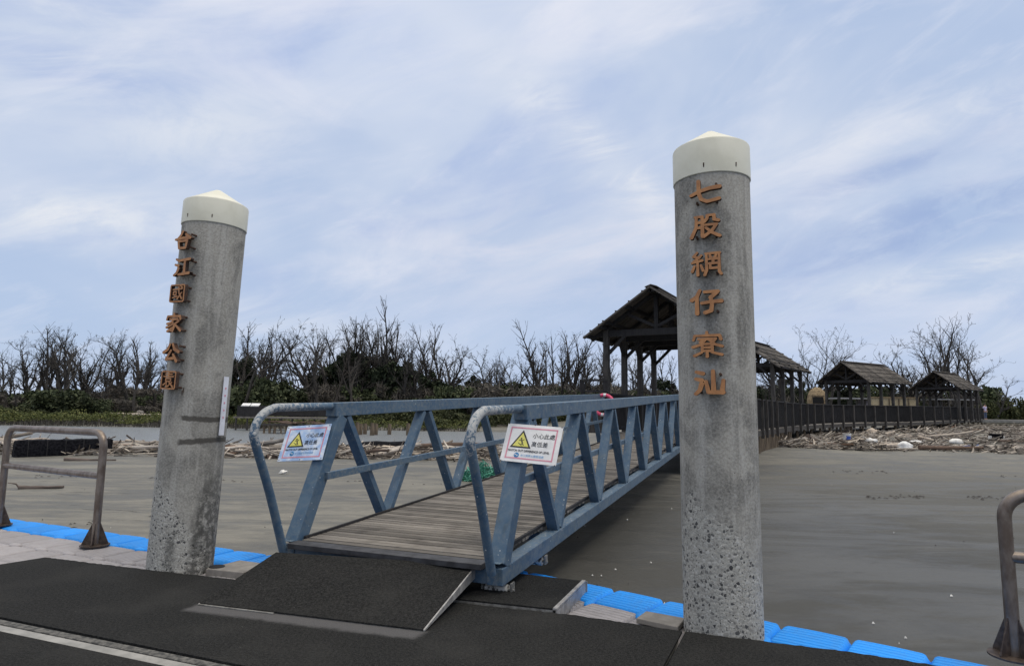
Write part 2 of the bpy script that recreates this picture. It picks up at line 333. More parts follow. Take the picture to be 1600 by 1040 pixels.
M['steel_base'] = simple('rusty_steel_base', (0.10, 0.075, 0.06), (0.05, 0.036, 0.03), 20, 0.6, 0.4, bstr=0.15)
M['roller'] = simple('grimy_white_nylon', (0.5, 0.49, 0.46), (0.06, 0.055, 0.05), 14, 0.6, lo=0.5, hi=0.58)
M['plate'] = simple('grey_tan_plate', (0.255, 0.235, 0.21), (0.19, 0.175, 0.155), 8, 0.8, bstr=0.05)
M['black'] = simple('black_hole', (0.006, 0.006, 0.006), (0.01, 0.01, 0.01), 8, 0.9)
def mat_float(name, c, dirt):
    m, t, b = new_mat(name); v = coords(t)
    oi = N(t, 'ShaderNodeObjectInfo'); va = N(t, 'ShaderNodeVectorMath', operation='ADD'); t.links.new(v, va.inputs[0]); t.links.new(oi.outputs['Location'], va.inputs[1]); v2 = va.outputs[0]
    n = noise(t, v2, 7, 6, 0.65)
    cc = mixc(t, c, dirt, mth(t, 'MULTIPLY', mr(t, n, 0.40, 0.75), 0.45))
    hs = N(t, 'ShaderNodeHueSaturation'); t.links.new(cc, hs.inputs['Color']); t.links.new(mr(t, oi.outputs['Random'], 0, 1, 0.88, 1.1, False), hs.inputs['Value'])
    setc(t, b, hs.outputs[0]); b.inputs['Roughness'].default_value = 0.55; b.inputs['Specular IOR Level'].default_value = 0.3
    bump(t, b, noise(t, v2, 60, 3), 0.1, 0.004)
    return m
M['float_blue'] = mat_float('blue_float_plastic', (0.012, 0.27, 0.80), (0.05, 0.20, 0.48))
M['float_grey'] = mat_float('grey_float_plastic', (0.33, 0.31, 0.315), (0.20, 0.185, 0.175))
M['groove_blue'] = mat_float('dark_blue_groove', (0.008, 0.12, 0.38), (0.02, 0.09, 0.24))  # rib groove faces take a darker variant of the float colour
M['groove_grey'] = mat_float('dark_grey_groove', (0.12, 0.11, 0.105), (0.07, 0.063, 0.06))
M['rubber'], _t, _b, _c = mat_rubber()
M['rubber_deck'], rt_t, rt_b, rt_c = mat_rubber()
M['sand'] = mat_sand()
M['drift'] = simple('bleached_driftwood', (0.40, 0.35, 0.295), (0.21, 0.175, 0.145), 3.0, 0.9, stretch=(0.5, 6, 6), rnd=0.45, bstr=0.4)
M['drift_dark'] = simple('brown_driftwood', (0.16, 0.105, 0.075), (0.07, 0.048, 0.036), 3.0, 0.9, stretch=(0.5, 6, 6), rnd=0.4, bstr=0.4)
M['drift_pale'] = simple('pale_driftwood', (0.56, 0.50, 0.43), (0.36, 0.30, 0.25), 3.0, 0.9, stretch=(0.5, 6, 6), rnd=0.25, bstr=0.3)
M['twigs'] = simple('driftwood_litter', (0.33, 0.29, 0.245), (0.13, 0.11, 0.092), 2.2, 0.95, rnd=0)
M['bark'] = simple('dead_bark', (0.042, 0.036, 0.031), (0.016, 0.014, 0.013), 5, 0.95, rnd=0.4, stretch=(3, 3, 0.6))
M['bark_pale'] = simple('grey_dead_bark', (0.075, 0.066, 0.058), (0.03, 0.027, 0.024), 5, 0.95, rnd=0.35, stretch=(3, 3, 0.6))
M['tuft'] = simple('dry_needles', (0.050, 0.047, 0.034), (0.022, 0.023, 0.017), 0.9, 0.95, rnd=0.3)
def mat_leaf(name, a, b_, c_):
    m, t, b = new_mat(name)
    g = N(t, 'ShaderNodeNewGeometry')
    cr = N(t, 'ShaderNodeValToRGB'); t.links.new(g.outputs['Random Per Island'], cr.inputs[0]); e = cr.color_ramp.elements
    e[0].color = rgb(a); e[1].color = rgb(c_); e[1].position = 1; k = e.new(0.5); k.color = rgb(b_)
    oi = N(t, 'ShaderNodeObjectInfo'); hs = N(t, 'ShaderNodeHueSaturation'); t.links.new(cr.outputs[0], hs.inputs['Color']); t.links.new(mr(t, oi.outputs['Random'], 0, 1, 0.7, 1.3, False), hs.inputs['Value'])
    setc(t, b, hs.outputs[0]); b.inputs['Roughness'].default_value = 0.7; b.inputs['Specular IOR Level'].default_value = 0.2
    return m
M['leaf'] = mat_leaf('dark_shrub_leaves', (0.020, 0.028, 0.013), (0.040, 0.052, 0.023), (0.085, 0.098, 0.048))
M['leaf_olive'] = mat_leaf('olive_scrub_leaves', (0.030, 0.037, 0.016), (0.055, 0.065, 0.026), (0.10, 0.105, 0.045))
M['needle'] = mat_leaf('casuarina_needles', (0.014, 0.021, 0.012), (0.028, 0.038, 0.021), (0.055, 0.066, 0.036))
M['scrub_brown'] = mat_leaf('dead_brush', (0.045, 0.041, 0.036), (0.085, 0.076, 0.065), (0.15, 0.135, 0.115))
M['reed_top'] = mat_leaf('mangrove_leaves', (0.045, 0.058, 0.018), (0.085, 0.10, 0.03), (0.15, 0.15, 0.05))
M['reed_stem'] = mat_leaf('mangrove_stems', (0.045, 0.043, 0.036), (0.09, 0.083, 0.068), (0.16, 0.145, 0.12))
M['white'] = simple('white_sign_face', (0.80, 0.80, 0.80), (0.70, 0.70, 0.70), 9, 0.4, bstr=0.02)
M['white_blue'] = simple('bluish_white_sign_face', (0.36, 0.52, 0.80), (0.70, 0.76, 0.86), 9, 0.4, lo=0.40, hi=0.64)
M['pink'] = simple('faded_pink_print', (0.60, 0.22, 0.30), (0.66, 0.32, 0.38), 16, 0.5)
M['ink'] = simple('black_print', (0.015, 0.016, 0.02), (0.03, 0.03, 0.035), 30, 0.5)
M['yellow'] = simple('yellow_print', (0.72, 0.68, 0.14), (0.66, 0.62, 0.16), 14, 0.5)
M['blueprint'] = simple('pale_blue_print', (0.22, 0.42, 0.68), (0.28, 0.48, 0.72), 14, 0.5)
M['emblem'] = simple('emblem_blue_print', (0.03, 0.26, 0.52), (0.02, 0.17, 0.40), 20, 0.5)
M['paper'] = simple('white_notice_strip', (0.72, 0.73, 0.78), (0.62, 0.63, 0.68), 7, 0.6)
M['red'] = simple('red_ring_plastic', (0.60, 0.05, 0.13), (0.66, 0.09, 0.18), 9, 0.5)
M['ringwhite'] = simple('white_ring_band', (0.75, 0.75, 0.75), (0.65, 0.65, 0.65), 9, 0.5)
M['foam'] = simple('white_foam', (0.76, 0.75, 0.72), (0.58, 0.56, 0.52), 5, 0.85, bstr=0.3)
M['tar'] = simple('black_netted_foam', (0.004, 0.004, 0.006), (0.018, 0.018, 0.021), 16, 0.9, bstr=0.8, bdist=0.04, spec=0.1)
M['sack'] = simple('white_woven_sack', (0.70, 0.70, 0.69), (0.52, 0.51, 0.50), 6, 0.7, bstr=0.3)
M['bucketblue'] = simple('blue_label', (0.03, 0.07, 0.33), (0.04, 0.10, 0.4), 7, 0.5)
M['tarp'] = simple('dark_blue_tarp', (0.02, 0.045, 0.14), (0.035, 0.06, 0.16), 6, 0.55, bstr=0.4)
M['netgreen'] = mat_leaf('green_fishing_net', (0.03, 0.16, 0.11), (0.07, 0.26, 0.19), (0.16, 0.38, 0.30))
M['thatch'] = simple('straw_thatch', (0.36, 0.27, 0.16), (0.13, 0.095, 0.055), 6, 0.95, stretch=(3, 3, 0.4), bstr=0.5)
M['thatch_wall'] = simple('pale_straw_matting', (0.46, 0.39, 0.26), (0.30, 0.245, 0.155), 9, 0.95, stretch=(1, 1, 1.5), bstr=0.3)
M['tin'] = simple('grey_tin_roof', (0.34, 0.34, 0.345), (0.24, 0.24, 0.25), 3, 0.6)
M['concrete_slab'] = simple('grey_slab', (0.22, 0.215, 0.20), (0.15, 0.147, 0.14), 2, 0.9)
M['greyroof'] = simple('brown_grey_roof', (0.115, 0.10, 0.10), (0.075, 0.065, 0.065), 2, 0.8)
M['skin'] = simple('skin', (0.42, 0.25, 0.18), (0.36, 0.21, 0.15), 9, 0.6)
M['hair'] = simple('dark_hair', (0.012, 0.010, 0.009), (0.02, 0.017, 0.015), 20, 0.6)
M['lilac'] = simple('lilac_shirt', (0.50, 0.45, 0.62), (0.42, 0.38, 0.55), 8, 0.85)
M['denim'] = simple('blue_jeans', (0.09, 0.12, 0.20), (0.06, 0.085, 0.15), 12, 0.85)
M['bluebin'] = simple('blue_plastic_cover', (0.04, 0.22, 0.58), (0.03, 0.17, 0.46), 5, 0.6)
M['rock'] = simple('grey_rock', (0.19, 0.175, 0.16), (0.11, 0.10, 0.09), 4, 0.95, bstr=0.4)
def mat_water():
    m, t, b = new_mat('channel_water'); v = coords(t)
    n = noise(t, v, 2.0, 6, 0.6, 0.4, (0.45, 1.6, 1)); n2 = noise(t, v, 7.5, 4, 0.6, 0.2, (0.6, 1.3, 1))
    setc(t, b, (0.15, 0.165, 0.175)); b.inputs['Roughness'].default_value = 0.28; b.inputs['Specular IOR Level'].default_value = 0.9; b.inputs['IOR'].default_value = 1.6
    bump(t, b, mth(t, 'ADD', n, mth(t, 'MULTIPLY', n2, 0.5)), 1.0, 0.28)
    return m
M['water'] = mat_water()

# ------------------------------------------------------------------ mesh builder
class MB:
    def __init__(self): self.v = []; self.f = []; self.m = []
    def add(self, vs, fs, mi=0):
        b = len(self.v); self.v.extend([tuple(p) for p in vs]); self.f.extend([tuple(i + b for i in f) for f in fs]); self.m.extend([mi] * len(fs)); return self
    def box(self, c, s, mat=None, mi=0):
        x, y, z = (k / 2 for k in s); c = Vector(c)
        vs = [Vector((i * x, j * y, k * z)) for i in (-1, 1) for j in (-1, 1) for k in (-1, 1)]
        vs = [(mat @ p if mat else p) + c for p in vs]
        return self.add(vs, [(0, 1, 3, 2), (4, 6, 7, 5), (0, 4, 5, 1), (2, 3, 7, 6), (0, 2, 6, 4), (1, 5, 7, 3)], mi)
    def beam(self, a, b, wid, hgt, upv=(0, 0, 1), mi=0):
        a = Vector(a); b = Vector(b); d = (b - a).normalized(); s = d.cross(Vector(upv)).normalized(); u = s.cross(d)
        vs = []
        for p in (a, b):
            for i, j in ((-1, -1), (1, -1), (1, 1), (-1, 1)): vs.append(p + s * i * wid / 2 + u * j * hgt / 2)
        return self.add(vs, [(3, 2, 1, 0), (4, 5, 6, 7), (0, 1, 5, 4), (1, 2, 6, 5), (2, 3, 7, 6), (3, 0, 4, 7)], mi)
    def tube(self, pts, rad, n=8, mi=0, cap=True):
        pts = [Vector(p) for p in pts]; k = len(pts)
        if not isinstance(rad, (list, tuple)): rad = [rad] * k
        d0 = (pts[1] - pts[0]).normalized()
        s = d0.orthogonal().normalized(); vs = []; fs = []
        for i, p in enumerate(pts):
            d = (pts[min(i + 1, k - 1)] - pts[max(i - 1, 0)]).normalized()
            s = (s - d * s.dot(d))
            s = s.normalized() if s.length > 1e-6 else d.orthogonal().normalized()
            u = d.cross(s)
            for j in range(n):
                a = 2 * math.pi * j / n; vs.append(p + (s * math.cos(a) + u * math.sin(a)) * rad[i])
        for i in range(k - 1):
            for j in range(n):
                j2 = (j + 1) % n; fs.append((i * n + j, i * n + j2, (i + 1) * n + j2, (i + 1) * n + j))
        if cap: fs.append(tuple(reversed(range(n)))); fs.append(tuple((k - 1) * n + j for j in range(n)))
        return self.add(vs, fs, mi)
    def lathe(self, prof, n=32, c=(0, 0, 0), mi=0):
        vs = []; fs = []; k = len(prof)
        for r_, z in prof:
            for j in range(n):
                a = 2 * math.pi * j / n; vs.append((c[0] + r_ * math.cos(a), c[1] + r_ * math.sin(a), c[2] + z))
        for i in range(k - 1):
            for j in range(n):
                j2 = (j + 1) % n; fs.append((i * n + j, i * n + j2, (i + 1) * n + j2, (i + 1) * n + j))
        fs.append(tuple(reversed(range(n)))); fs.append(tuple((k - 1) * n + j for j in range(n)))
        return self.add(vs, fs, mi)
    def prism(self, poly, z0, z1, mi=0):
        n = len(poly); vs = [(x, y, z0) for x, y in poly] + [(x, y, z1) for x, y in poly]
        return self.add(vs, [tuple(reversed(range(n))), tuple(range(n, 2 * n))] + [(i, (i + 1) % n, n + (i + 1) % n, n + i) for i in range(n)], mi)
    def quad8(self, top, th):
        """slab: four top corners and a thickness straight down"""
        vs = [Vector(p) for p in top] + [Vector(p) - Vector((0, 0, th)) for p in top]
        return self.add(vs, [(0, 1, 2, 3), (7, 6, 5, 4), (0, 4, 5, 1), (1, 5, 6, 2), (2, 6, 7, 3), (3, 7, 4, 0)])
    def mesh(self, name, mats, smooth=False):
        me = D.meshes.new(name); me.from_pydata(self.v, [], self.f)
        mats = mats if isinstance(mats, (list, tuple)) else [mats]
        for x in mats: me.materials.append(x)
        if len(mats) > 1: me.polygons.foreach_set('material_index', self.m)
        if smooth: me.polygons.foreach_set('use_smooth', [True] * len(me.polygons))
        me.update(); return me
    def build(self, name, mats, parent=None, smooth=False, bevel=0, angle=None):
        me = self.mesh(name, mats, smooth)
        if not smooth or angle:
            bm = bmesh.new(); bm.from_mesh(me); bmesh.ops.recalc_face_normals(bm, faces=bm.faces); bm.to_mesh(me); bm.free()
        o = D.objects.new(name, me); COL.objects.link(o)
        if parent: o.parent = parent
        if bevel:
            bv = o.modifiers.new('bevel', 'BEVEL'); bv.width = bevel; bv.segments = 2; bv.limit_method = 'ANGLE'; bv.angle_limit = R(40)
        if angle: me.set_sharp_from_angle(angle=R(angle))
        return o
def tag(o, label, cat, group=None, kind=None):
    if label: o['label'] = label
    if cat: o['category'] = cat
    if group: o['group'] = group
    if kind: o['kind'] = kind
    return o
def thing(name, label, cat, loc=(0, 0, 0), rz=0.0, group=None):
    o = D.objects.new(name, None); COL.objects.link(o); o.location = loc; o.rotation_euler = (0, 0, rz); o.empty_display_size = 0.2
    return tag(o, label, cat, group)
def copy_tree(o, parent=None):
    c = o.copy(); COL.objects.link(c)
    if parent: c.parent = parent
    for ch in list(o.children): copy_tree(ch, c)
    return c
def lat(px, Y): return (px - 800) * 0.001 * Y * 0.9929      # sideways metres of a bearing at a distance ahead
def sst(a, b, x):
    u = min(1, max(0, (x - a) / (b - a))); return u * u * (3 - 2 * u)
def lerp_tab(tab, x):
    if x <= tab[0][0]: return tab[0][1]
    for (a, va), (b, vb) in zip(tab, tab[1:]):
        if x <= b: return va + (vb - va) * (x - a) / (b - a)
    return tab[-1][1]

# ------------------------------------------------------------------ ground and water
LEFT = [(-20, -0.4), (5, -0.36), (14, -0.28), (22, -0.2), (27, -0.16), (31.5, -0.42), (34, -0.62), (42, -1.1), (56, -1.0), (61, -0.52), (64, -0.2), (72, 0.35), (80, 0.55), (200, 0.6), (5000, 0.6)]
RIGHT = [(-20, -0.4), (5, -0.36), (14, -0.28), (22, -0.12), (28, -0.02), (36, 0.2), (45, 0.42), (60, 0.62), (80, 0.8), (200, 0.7), (5000, 0.6)]
def gz(x, y):
    f = sst(-2 + y * 0.03, 5.5 + y * 0.06, x)
    z = lerp_tab(LEFT, y) * (1 - f) + lerp_tab(RIGHT, y) * f
    z += 0.20 * math.exp(-((x - 10.5) ** 2 / 16 + (y - 26) ** 2 / 30))
    if y > 12: z += mnoise.noise(Vector((x * 0.25, y * 0.25, 0))) * 0.05 * sst(12, 30, y)
    return z
def axis(a, b, step, far, growth):
    xs = [a]
    while xs[-1] < b: xs.append(xs[-1] + step)
    s = step
    lo = []; q = a
    while q > -far: s *= growth; q -= s; lo.append(q)
    hi = []; q = xs[-1]; s = step
    while q < far: s *= growth; q += s; hi.append(q)
    return lo[::-1] + xs + hi
gx = axis(-40, 45, 0.8, 5000, 1.35); gy = [y for y in axis(-2, 85, 0.6, 5000, 1.35) if y > -60]
vs = [(x, y, gz(x, y)) for y in gy for x in gx]; nx = len(gx)
fs = [(j * nx + i, j * nx + i + 1, (j + 1) * nx + i + 1, (j + 1) * nx + i) for j in range(len(gy) - 1) for i in range(nx - 1)]
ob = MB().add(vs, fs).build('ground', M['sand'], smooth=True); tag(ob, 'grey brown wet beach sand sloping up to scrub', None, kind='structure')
ob = MB().add([(-600, 28, -0.5), (10, 28, -0.5), (10, 63.5, -0.5), (-600, 63.5, -0.5)], [(0, 1, 2, 3)]).build('water', M['water']); tag(ob, 'grey channel water behind the wrack line', None, kind='structure')

# ------------------------------------------------------------------ pontoon decks
def deck_scuff():
    """worn pale strip along the foot of the ramp, part of the mat's own wear"""
    t, b = rt_t, rt_b
    v = coords(t); a = Vector((-2.5, 5.415, 0)); bq = Vector((-0.618, 4.857, 0)); d = (bq - a); Ln = d.length; d.normalize(); n = Vector((d.y, -d.x, 0))
    mid = (a + bq) / 2
    s = N(t, 'ShaderNodeVectorMath', operation='SUBTRACT'); t.links.new(v, s.inputs[0]); s.inputs[1].default_value = mid
    def dot(q):
        k = N(t, 'ShaderNodeVectorMath', operation='DOT_PRODUCT'); t.links.new(s.outputs[0], k.inputs[0]); k.inputs[1].default_value = q; return k.outputs['Value']
    nz = mth(t, 'MULTIPLY', mth(t, 'SUBTRACT', noise(t, v, 9, 6, 0.7), 0.5), 0.10)
    k = mth(t, 'MULTIPLY', mr(t, mth(t, 'ABSOLUTE', mth(t, 'ADD', dot(d), nz)), Ln / 2 - 0.02, Ln / 2 + 0.06, 1, 0), mth(t, 'MULTIPLY', mr(t, mth(t, 'ADD', dot(n), nz), 0.12, 0.20, 1, 0), mr(t, dot(n), -0.05, 0.0)))
    g = noise(t, v, 95, 3, 0.85)
    c = mixc(t, rt_c, mixc(t, (0.07, 0.068, 0.07), (0.20, 0.195, 0.20), g), mth(t, 'MULTIPLY', k, 0.62))
    setc(t, b, c)
deck_scuff()
def clip_mat_edge(a, b, step=0.035, amp=0.010):
    a = Vector(a); b = Vector(b); n = max(1, int((b - a).length / step)); d = (b - a).normalized(); q = Vector((d.y, -d.x))
    return [tuple(a + (b - a) * i / n + (q * random.uniform(-amp, amp) if i else q * 0)) for i in range(n)]
def deck(name, label, pts, jag):
    e = thing(name, label, 'pontoon', (0, 0, 0), 0, 'floating landing stage decks')
    poly = []
    for i, p in enumerate(pts):
        q = pts[(i + 1) % len(pts)]
        poly += clip_mat_edge(p, q) if i in jag else [p]
    MB().prism(poly, -0.016, 0.0).build('rubber_mat', M['rubber_deck'], e)
    c = sum((Vector(p) for p in pts), Vector((0, 0))) / len(pts)
    MB().prism([tuple(c + (Vector(p) - c) * 0.992) for p in pts], -0.085, -0.018).build('deck_frame', M['alu_dirty'], e)
    return e
S0, S1 = Vector((-3.83, 5.055)), Vector((-1.6, 4.195)); sd = (S1 - S0).normalized(); sn = Vector((sd.y, -sd.x))   # seam; sn points to the camera
SA = S0 - sd * 1.95; SBp = S0 + sd * 5.35
SM = S0 + sd * 4.93
main_pts = [(-4.865, 6.95), (-3.543, 6.505), (-2.603, 6.21), (0.561, 5.272), (1.285, 4.945), (0.80, 3.88), tuple(SM), tuple(SA)]
# the joint between the two decks runs from (1.285,4.945) towards the viewer
J0 = Vector((1.285, 4.945)); jd = (Vector((0.988, 4.284)) - J0).normalized()
jq = J0 + jd * 1.75
main_pts = [(-4.865, 6.95), (-3.543, 6.505), (-2.603, 6.21), (0.561, 5.272), tuple(J0), tuple(jq), tuple(SA)]
deck('pontoon_deck', 'black rubber matted landing stage deck in front of the ramp', main_pts, {0, 1, 2, 3})
Jr = J0 + Vector((0.022, -0.008)); jr = Jr + jd * 1.9
deck('pontoon_deck', 'black matted deck to the right of the joint by the right pillar', [tuple(Jr), (2.341, 4.575), (2.85, 4.325), (4.6, 3.6), (4.2, 2.6), tuple(jr)], {0, 1})
off = sn * 0.20
F0 = SA + off; F1 = S0 + sd * 4.9 + off
deck('pontoon_deck', 'nearest black matted deck, in front of the pale metal strip', [tuple(F0), tuple(F1), tuple(F1 + sn * 2.2), tuple(F0 + sn * 2.2)], set())
MBs = MB()
m0 = SA + sn * 0.015; m1 = S0 + sd * 4.9 + sn * 0.015
e = thing('deck_joint_strip', 'pale aluminium strip in the joint between two black decks', 'metal strip', (0, 0, 0))
MB().prism([tuple(m0 + sn * 0.01), tuple(m1 + sn * 0.01), tuple(m1 + sn * 0.075), tuple(m0 + sn * 0.075)], -0.07, -0.006).build('edge_bead', simple('grimy_edge', (0.12, 0.115, 0.105), (0.03, 0.03, 0.028), 24, 0.8, bstr=0.3), e, bevel=0.004)
MB().prism([tuple(m0 + sn * 0.078), tuple(m1 + sn * 0.078), tuple(m1 + sn * 0.165), tuple(m0 + sn * 0.165)], -0.075, -0.012).build('cover_plate', simple('worn_cover_strip', (0.33, 0.32, 0.30), (0.22, 0.215, 0.20), 7, 0.6, 0.1), e, bevel=0.004)

# ramp from the deck up to the gangway
def build_ramp():
    e = thing('access_ramp', 'black matted boarding ramp with pale metal edges below the gangway', 'ramp')
    LL, LR, UR, UL = Vector((-2.5, 5.415, 0.016)), Vector((-0.618, 4.857, 0.016)), Vector((-0.30, 5.89, 0.232)), Vector((-2.17, 6.17, 0.255))
    MB().quad8([LL, LR, UR, UL], 0.012).build('mat', M['rubber'], e, bevel=0.002)
    dn = Vector((0, 0, -0.0145))
    ctr = (LL + LR + UR + UL) / 4
    sh = [ctr + (p - ctr) * 0.996 + dn for p in (LL, LR, UR, UL)]
    MB().quad8(sh, 0.02).build('plate', M['alu_dirty'], e)
    o = (UR - LR).normalized(); q = Vector((o.y, -o.x, 0)).normalized() * 0.013
    for a, b, s, th in ((LR, UR, 1, 0.10), (LL, UL, -1, 0.08)):
        n_ = q * s; m = MB()
        a1, b1 = a + n_ * 0.4, b + n_ * 0.4
        z1 = Vector((0, 0, -0.03)); z2 = Vector((0, 0, -th))
        t0 = Vector((0, 0, -0.001 if s > 0 else -0.022))
        vs = [a1 + t0, b1 + t0, b1 + z2, a1 + Vector((0, 0, -0.012)), a1 + n_ + t0, b1 + n_ + t0, b1 + n_ + z2, a1 + n_ + Vector((0, 0, -0.012))]
        m.add(vs, [(0, 1, 2, 3), (7, 6, 5, 4), (0, 4, 5, 1), (1, 5, 6, 2), (2, 6, 7, 3), (3, 7, 4, 0)]).build('side_plate', M['alu'], e)
    fd = (LR - LL).normalized(); fn = Vector((fd.y, -fd.x, 0))
    MB().beam(LL + fn * 0.010 + Vector((0, 0, -0.011)), LL.lerp(LR, 0.36) + fn * 0.010 + Vector((0, 0, -0.011)), 0.018, 0.007).build('toe_strip', M['alu_dirty'], e)
build_ramp()
# landing panel the rollers run on
def build_panel():
    e = thing('landing_panel', 'low black matted panel under the gangway rollers with pale channel edge', 'deck panel')
    A, B, Cc, Dd = Vector((0.36, 5.375, 0.022)), Vector((0.687, 6.238, 0.022)), Vector((-0.75, 6.80, 0.022)), Vector((-0.62, 5.70, 0.012))
    MB().quad8([A, B, Cc, Dd], 0.014).build('mat', M['rubber'], e, bevel=0.003)
    MB().quad8([p + Vector((0, 0, -0.016)) for p in (A, B, Cc, Dd)], 0.05).build('plate', M['alu_dirty'], e)
    d = (B - A).normalized(); q = Vector((d.y, -d.x, 0))
    m = MB(); a = A + q * 0.022 - d * 0.02; b = B + q * 0.022
    m.beam(a + Vector((0, 0, 0.0)), b + Vector((0, 0, 0.0)), 0.034, 0.014)
    m.beam(a + q * 0.012 + Vector((0, 0, -0.075)), b + q * 0.012 + Vector((0, 0, -0.075)), 0.010, 0.128)
    m.beam(b + q * 0.03 + d * 0.006 + Vector((0, 0, -0.06)), b + q * -0.01 + d * 0.006 + Vector((0, 0, -0.06)), 0.012, 0.11)
    m.build('edge_channel', M['alu'], e)
build_panel()

# ------------------------------------------------------------------ float cubes
def float_meshes():
    n = 40; m = MB(); g = {}
    def shape(u, v):
        # square with rounded corners, sides bulging a little
        s = 0.25; px = u * s * (1 + 0.012 * (1 - v * v)); py = v * s * (1 + 0.012 * (1 - u * u))
        c = 0.055
        ax, ay = abs(px), abs(py); lim = s - c
        if ax > lim and ay > lim:
            dx, dy = ax - lim, ay - lim; L = math.hypot(dx, dy); k = max(dx, dy) / L if L > 0 else 1
            ax, ay = lim + dx * k, lim + dy * k; px = math.copysign(ax, px); py = math.copysign(ay, py)
        return px, py
    for j in range(n + 1):
        for i in range(n * 2 + 1):
            u = -1 + i / n; v = -1 + 2 * j / n
            px, py = shape(u, v)
            ed = min(1 - abs(u), 1 - abs(v))
            z = -0.045 * (1 - sst(0, 0.13, ed)) + 0.008 * (1 - (u * u + v * v) / 2)
            gv = abs(((u * 4 + 0.45) % 1.0) - 0.5)
            z -= 0.022 * (1 - sst(0.04, 0.16, gv)) * sst(0.08, 0.16, ed)
            g[(i, j)] = len(m.v); m.v.append((px, py, z))
    W_ = n * 2
    for j in range(n):
        for i in range(W_):
            u = -1 + (i + .5) / n; v = -1 + 2 * (j + .5) / n; ed = min(1 - abs(u), 1 - abs(v))
            gv = abs(((u * 4 + 0.45) % 1.0) - 0.5)
            m.f.append((g[(i, j)], g[(i + 1, j)], g[(i + 1, j + 1)], g[(i, j + 1)])); m.m.append(1 if (gv < 0.04 and ed > 0.08) else 0)
    loop = [(i, 0) for i in range(W_)] + [(W_, j) for j in range(n)] + [(i, n) for i in range(W_, 0, -1)] + [(0, j) for j in range(n, 0, -1)]
    b0 = [g[k] for k in loop]; prev = b0
    for dz, k in ((-0.03, 1.0), (-0.16, 1.01), (-0.30, 0.97)):
        cur = []
        for q in b0:
            x, y, z = m.v[q]; cur.append(len(m.v)); m.v.append((x * k, y * k, -0.045 + dz))
        for a in range(len(b0)):
            a2 = (a + 1) % len(b0); m.f.append((prev[a2], prev[a], cur[a], cur[a2])); m.m.append(0)
        prev = cur
    m.f.append(tuple(prev)); m.m.append(0)
    me_b = m.mesh('float_body', [M['float_blue'], M['groove_blue']], True); me_g = me_b.copy(); me_g.materials[0] = M['float_grey']; me_g.materials[1] = M['groove_grey']
    l = MB(); pr = [(0.02, 0.022), (0.062, 0.018), (0.08, 0.006), (0.082, -0.02)]
    vs = []; l.lathe([(r_, z) for r_, z in pr[::-1]], 20)
    l.v = [(x * 1.15, y * 0.55, z) for x, y, z in l.v]
    lb = l.mesh('connector_lug', M['float_blue'], True); lg = lb.copy(); lg.materials.clear(); lg.materials.append(M['float_grey'])
    return me_b, me_g, lb, lg
fb, fg, lugb, lugg = float_meshes()
def make_float(x, y, rz, blue, z, label, group, lug):
    o = D.objects.new('pontoon_float', fb if blue else fg); COL.objects.link(o); o.location = (x, y, z); o.rotation_euler = (random.uniform(-.012, .012), random.uniform(-.012, .012), rz)
    tag(o, label, 'float', group)
    if lug:
        k = D.objects.new('connector_lug', lug); COL.objects.link(k); k.parent = o; k.location = (-0.25, -0.25, -0.012); k.rotation_euler = (0, 0, 0.1)
def pt_in(poly, x, y):
    c = False; n = len(poly)
    for i in range(n):
        x1, y1 = poly[i]; x2, y2 = poly[(i + 1) % n]
        if (y1 > y) != (y2 > y) and x < (x2 - x1) * (y - y1) / (y2 - y1) + x1: c = not c
    return c
PIL_R, PIL_L = Vector((1.655, 5.15)), Vector((-3.345, 6.76))
def float_field():
    a0 = Vector((-9.15, 10.46)); d = Vector((0.912, -0.41)).normalized(); n = Vector((-0.41, -0.912)).normalized(); rz = math.atan2(d.y, d.x)
    for i in range(16):
        for r_ in range(5):
            c = a0 + d * (0.25 + 0.503 * i) + n * (0.25 + 0.503 * r_)
            if c.x > -1.75: continue
            if pt_in(main_pts, c.x, c.y) and pt_in(main_pts, c.x + n.x * -0.3, c.y + n.y * -0.3): continue
            if (c - PIL_L).length < 0.30: continue
            blue = r_ == 0
            make_float(c.x, c.y, rz, blue, -0.075 - 0.004 * r_, 'blue ribbed float block in the outer row left of the gangway' if blue else 'pale grey ribbed float block between blue row and black deck', 'blue floats left of the gangway' if blue else 'grey floats by the left pillar', (lugg if r_ == 1 else lugb if blue else lugg))
    a0 = Vector((-0.55, 7.58)); d = Vector((0.79, -0.613)).normalized(); n = Vector((-0.613, -0.79)).normalized(); rz = math.atan2(d.y, d.x)
    for i in range(12):
        for r_ in range(3):
            c = a0 + d * (0.25 + 0.503 * i) + n * (0.25 + 0.503 * r_)
            if pt_in(main_pts, c.x, c.y): continue
            if r_ and c.y < 4.9 : continue
            if (c - PIL_R).length < 0.30: continue
            blue = r_ == 0
            make_float(c.x, c.y, rz + math.pi / 2, blue, -0.085 - 0.004 * r_, 'blue ribbed float block in the outer row right of the gangway' if blue else 'grey ribbed float block between the gangway and right pillar', 'blue floats right of the gangway' if blue else 'grey floats right of the gangway', lugb if blue else lugg)
float_field()
m = MB(); m.prism([(-3.02, 6.62), (-2.60, 6.49), (-2.42, 6.83), (-2.84, 7.0)], -0.09, -0.012)
o = m.build('guide_plate', M['plate'], bevel=0.006); tag(o, 'flat grey tan plate on the floats beside the left pillar', 'plate')
k = MB().lathe([(0.075, 0), (0.075, 0.004)], 20, (-2.945, 6.70, -0.0105)); k.v = [(x, y, z) for x, y, z in k.v]; k.build('dark_hole', M['black'], o)
m = MB(); m.prism([(1.02, 5.33), (1.30, 5.13), (1.42, 5.35), (1.14, 5.52)], -0.07, -0.03)
tag(m.build('guide_plate', M['plate'], bevel=0.006), 'small grey tan plate on the floats left of the right pillar', 'plate')

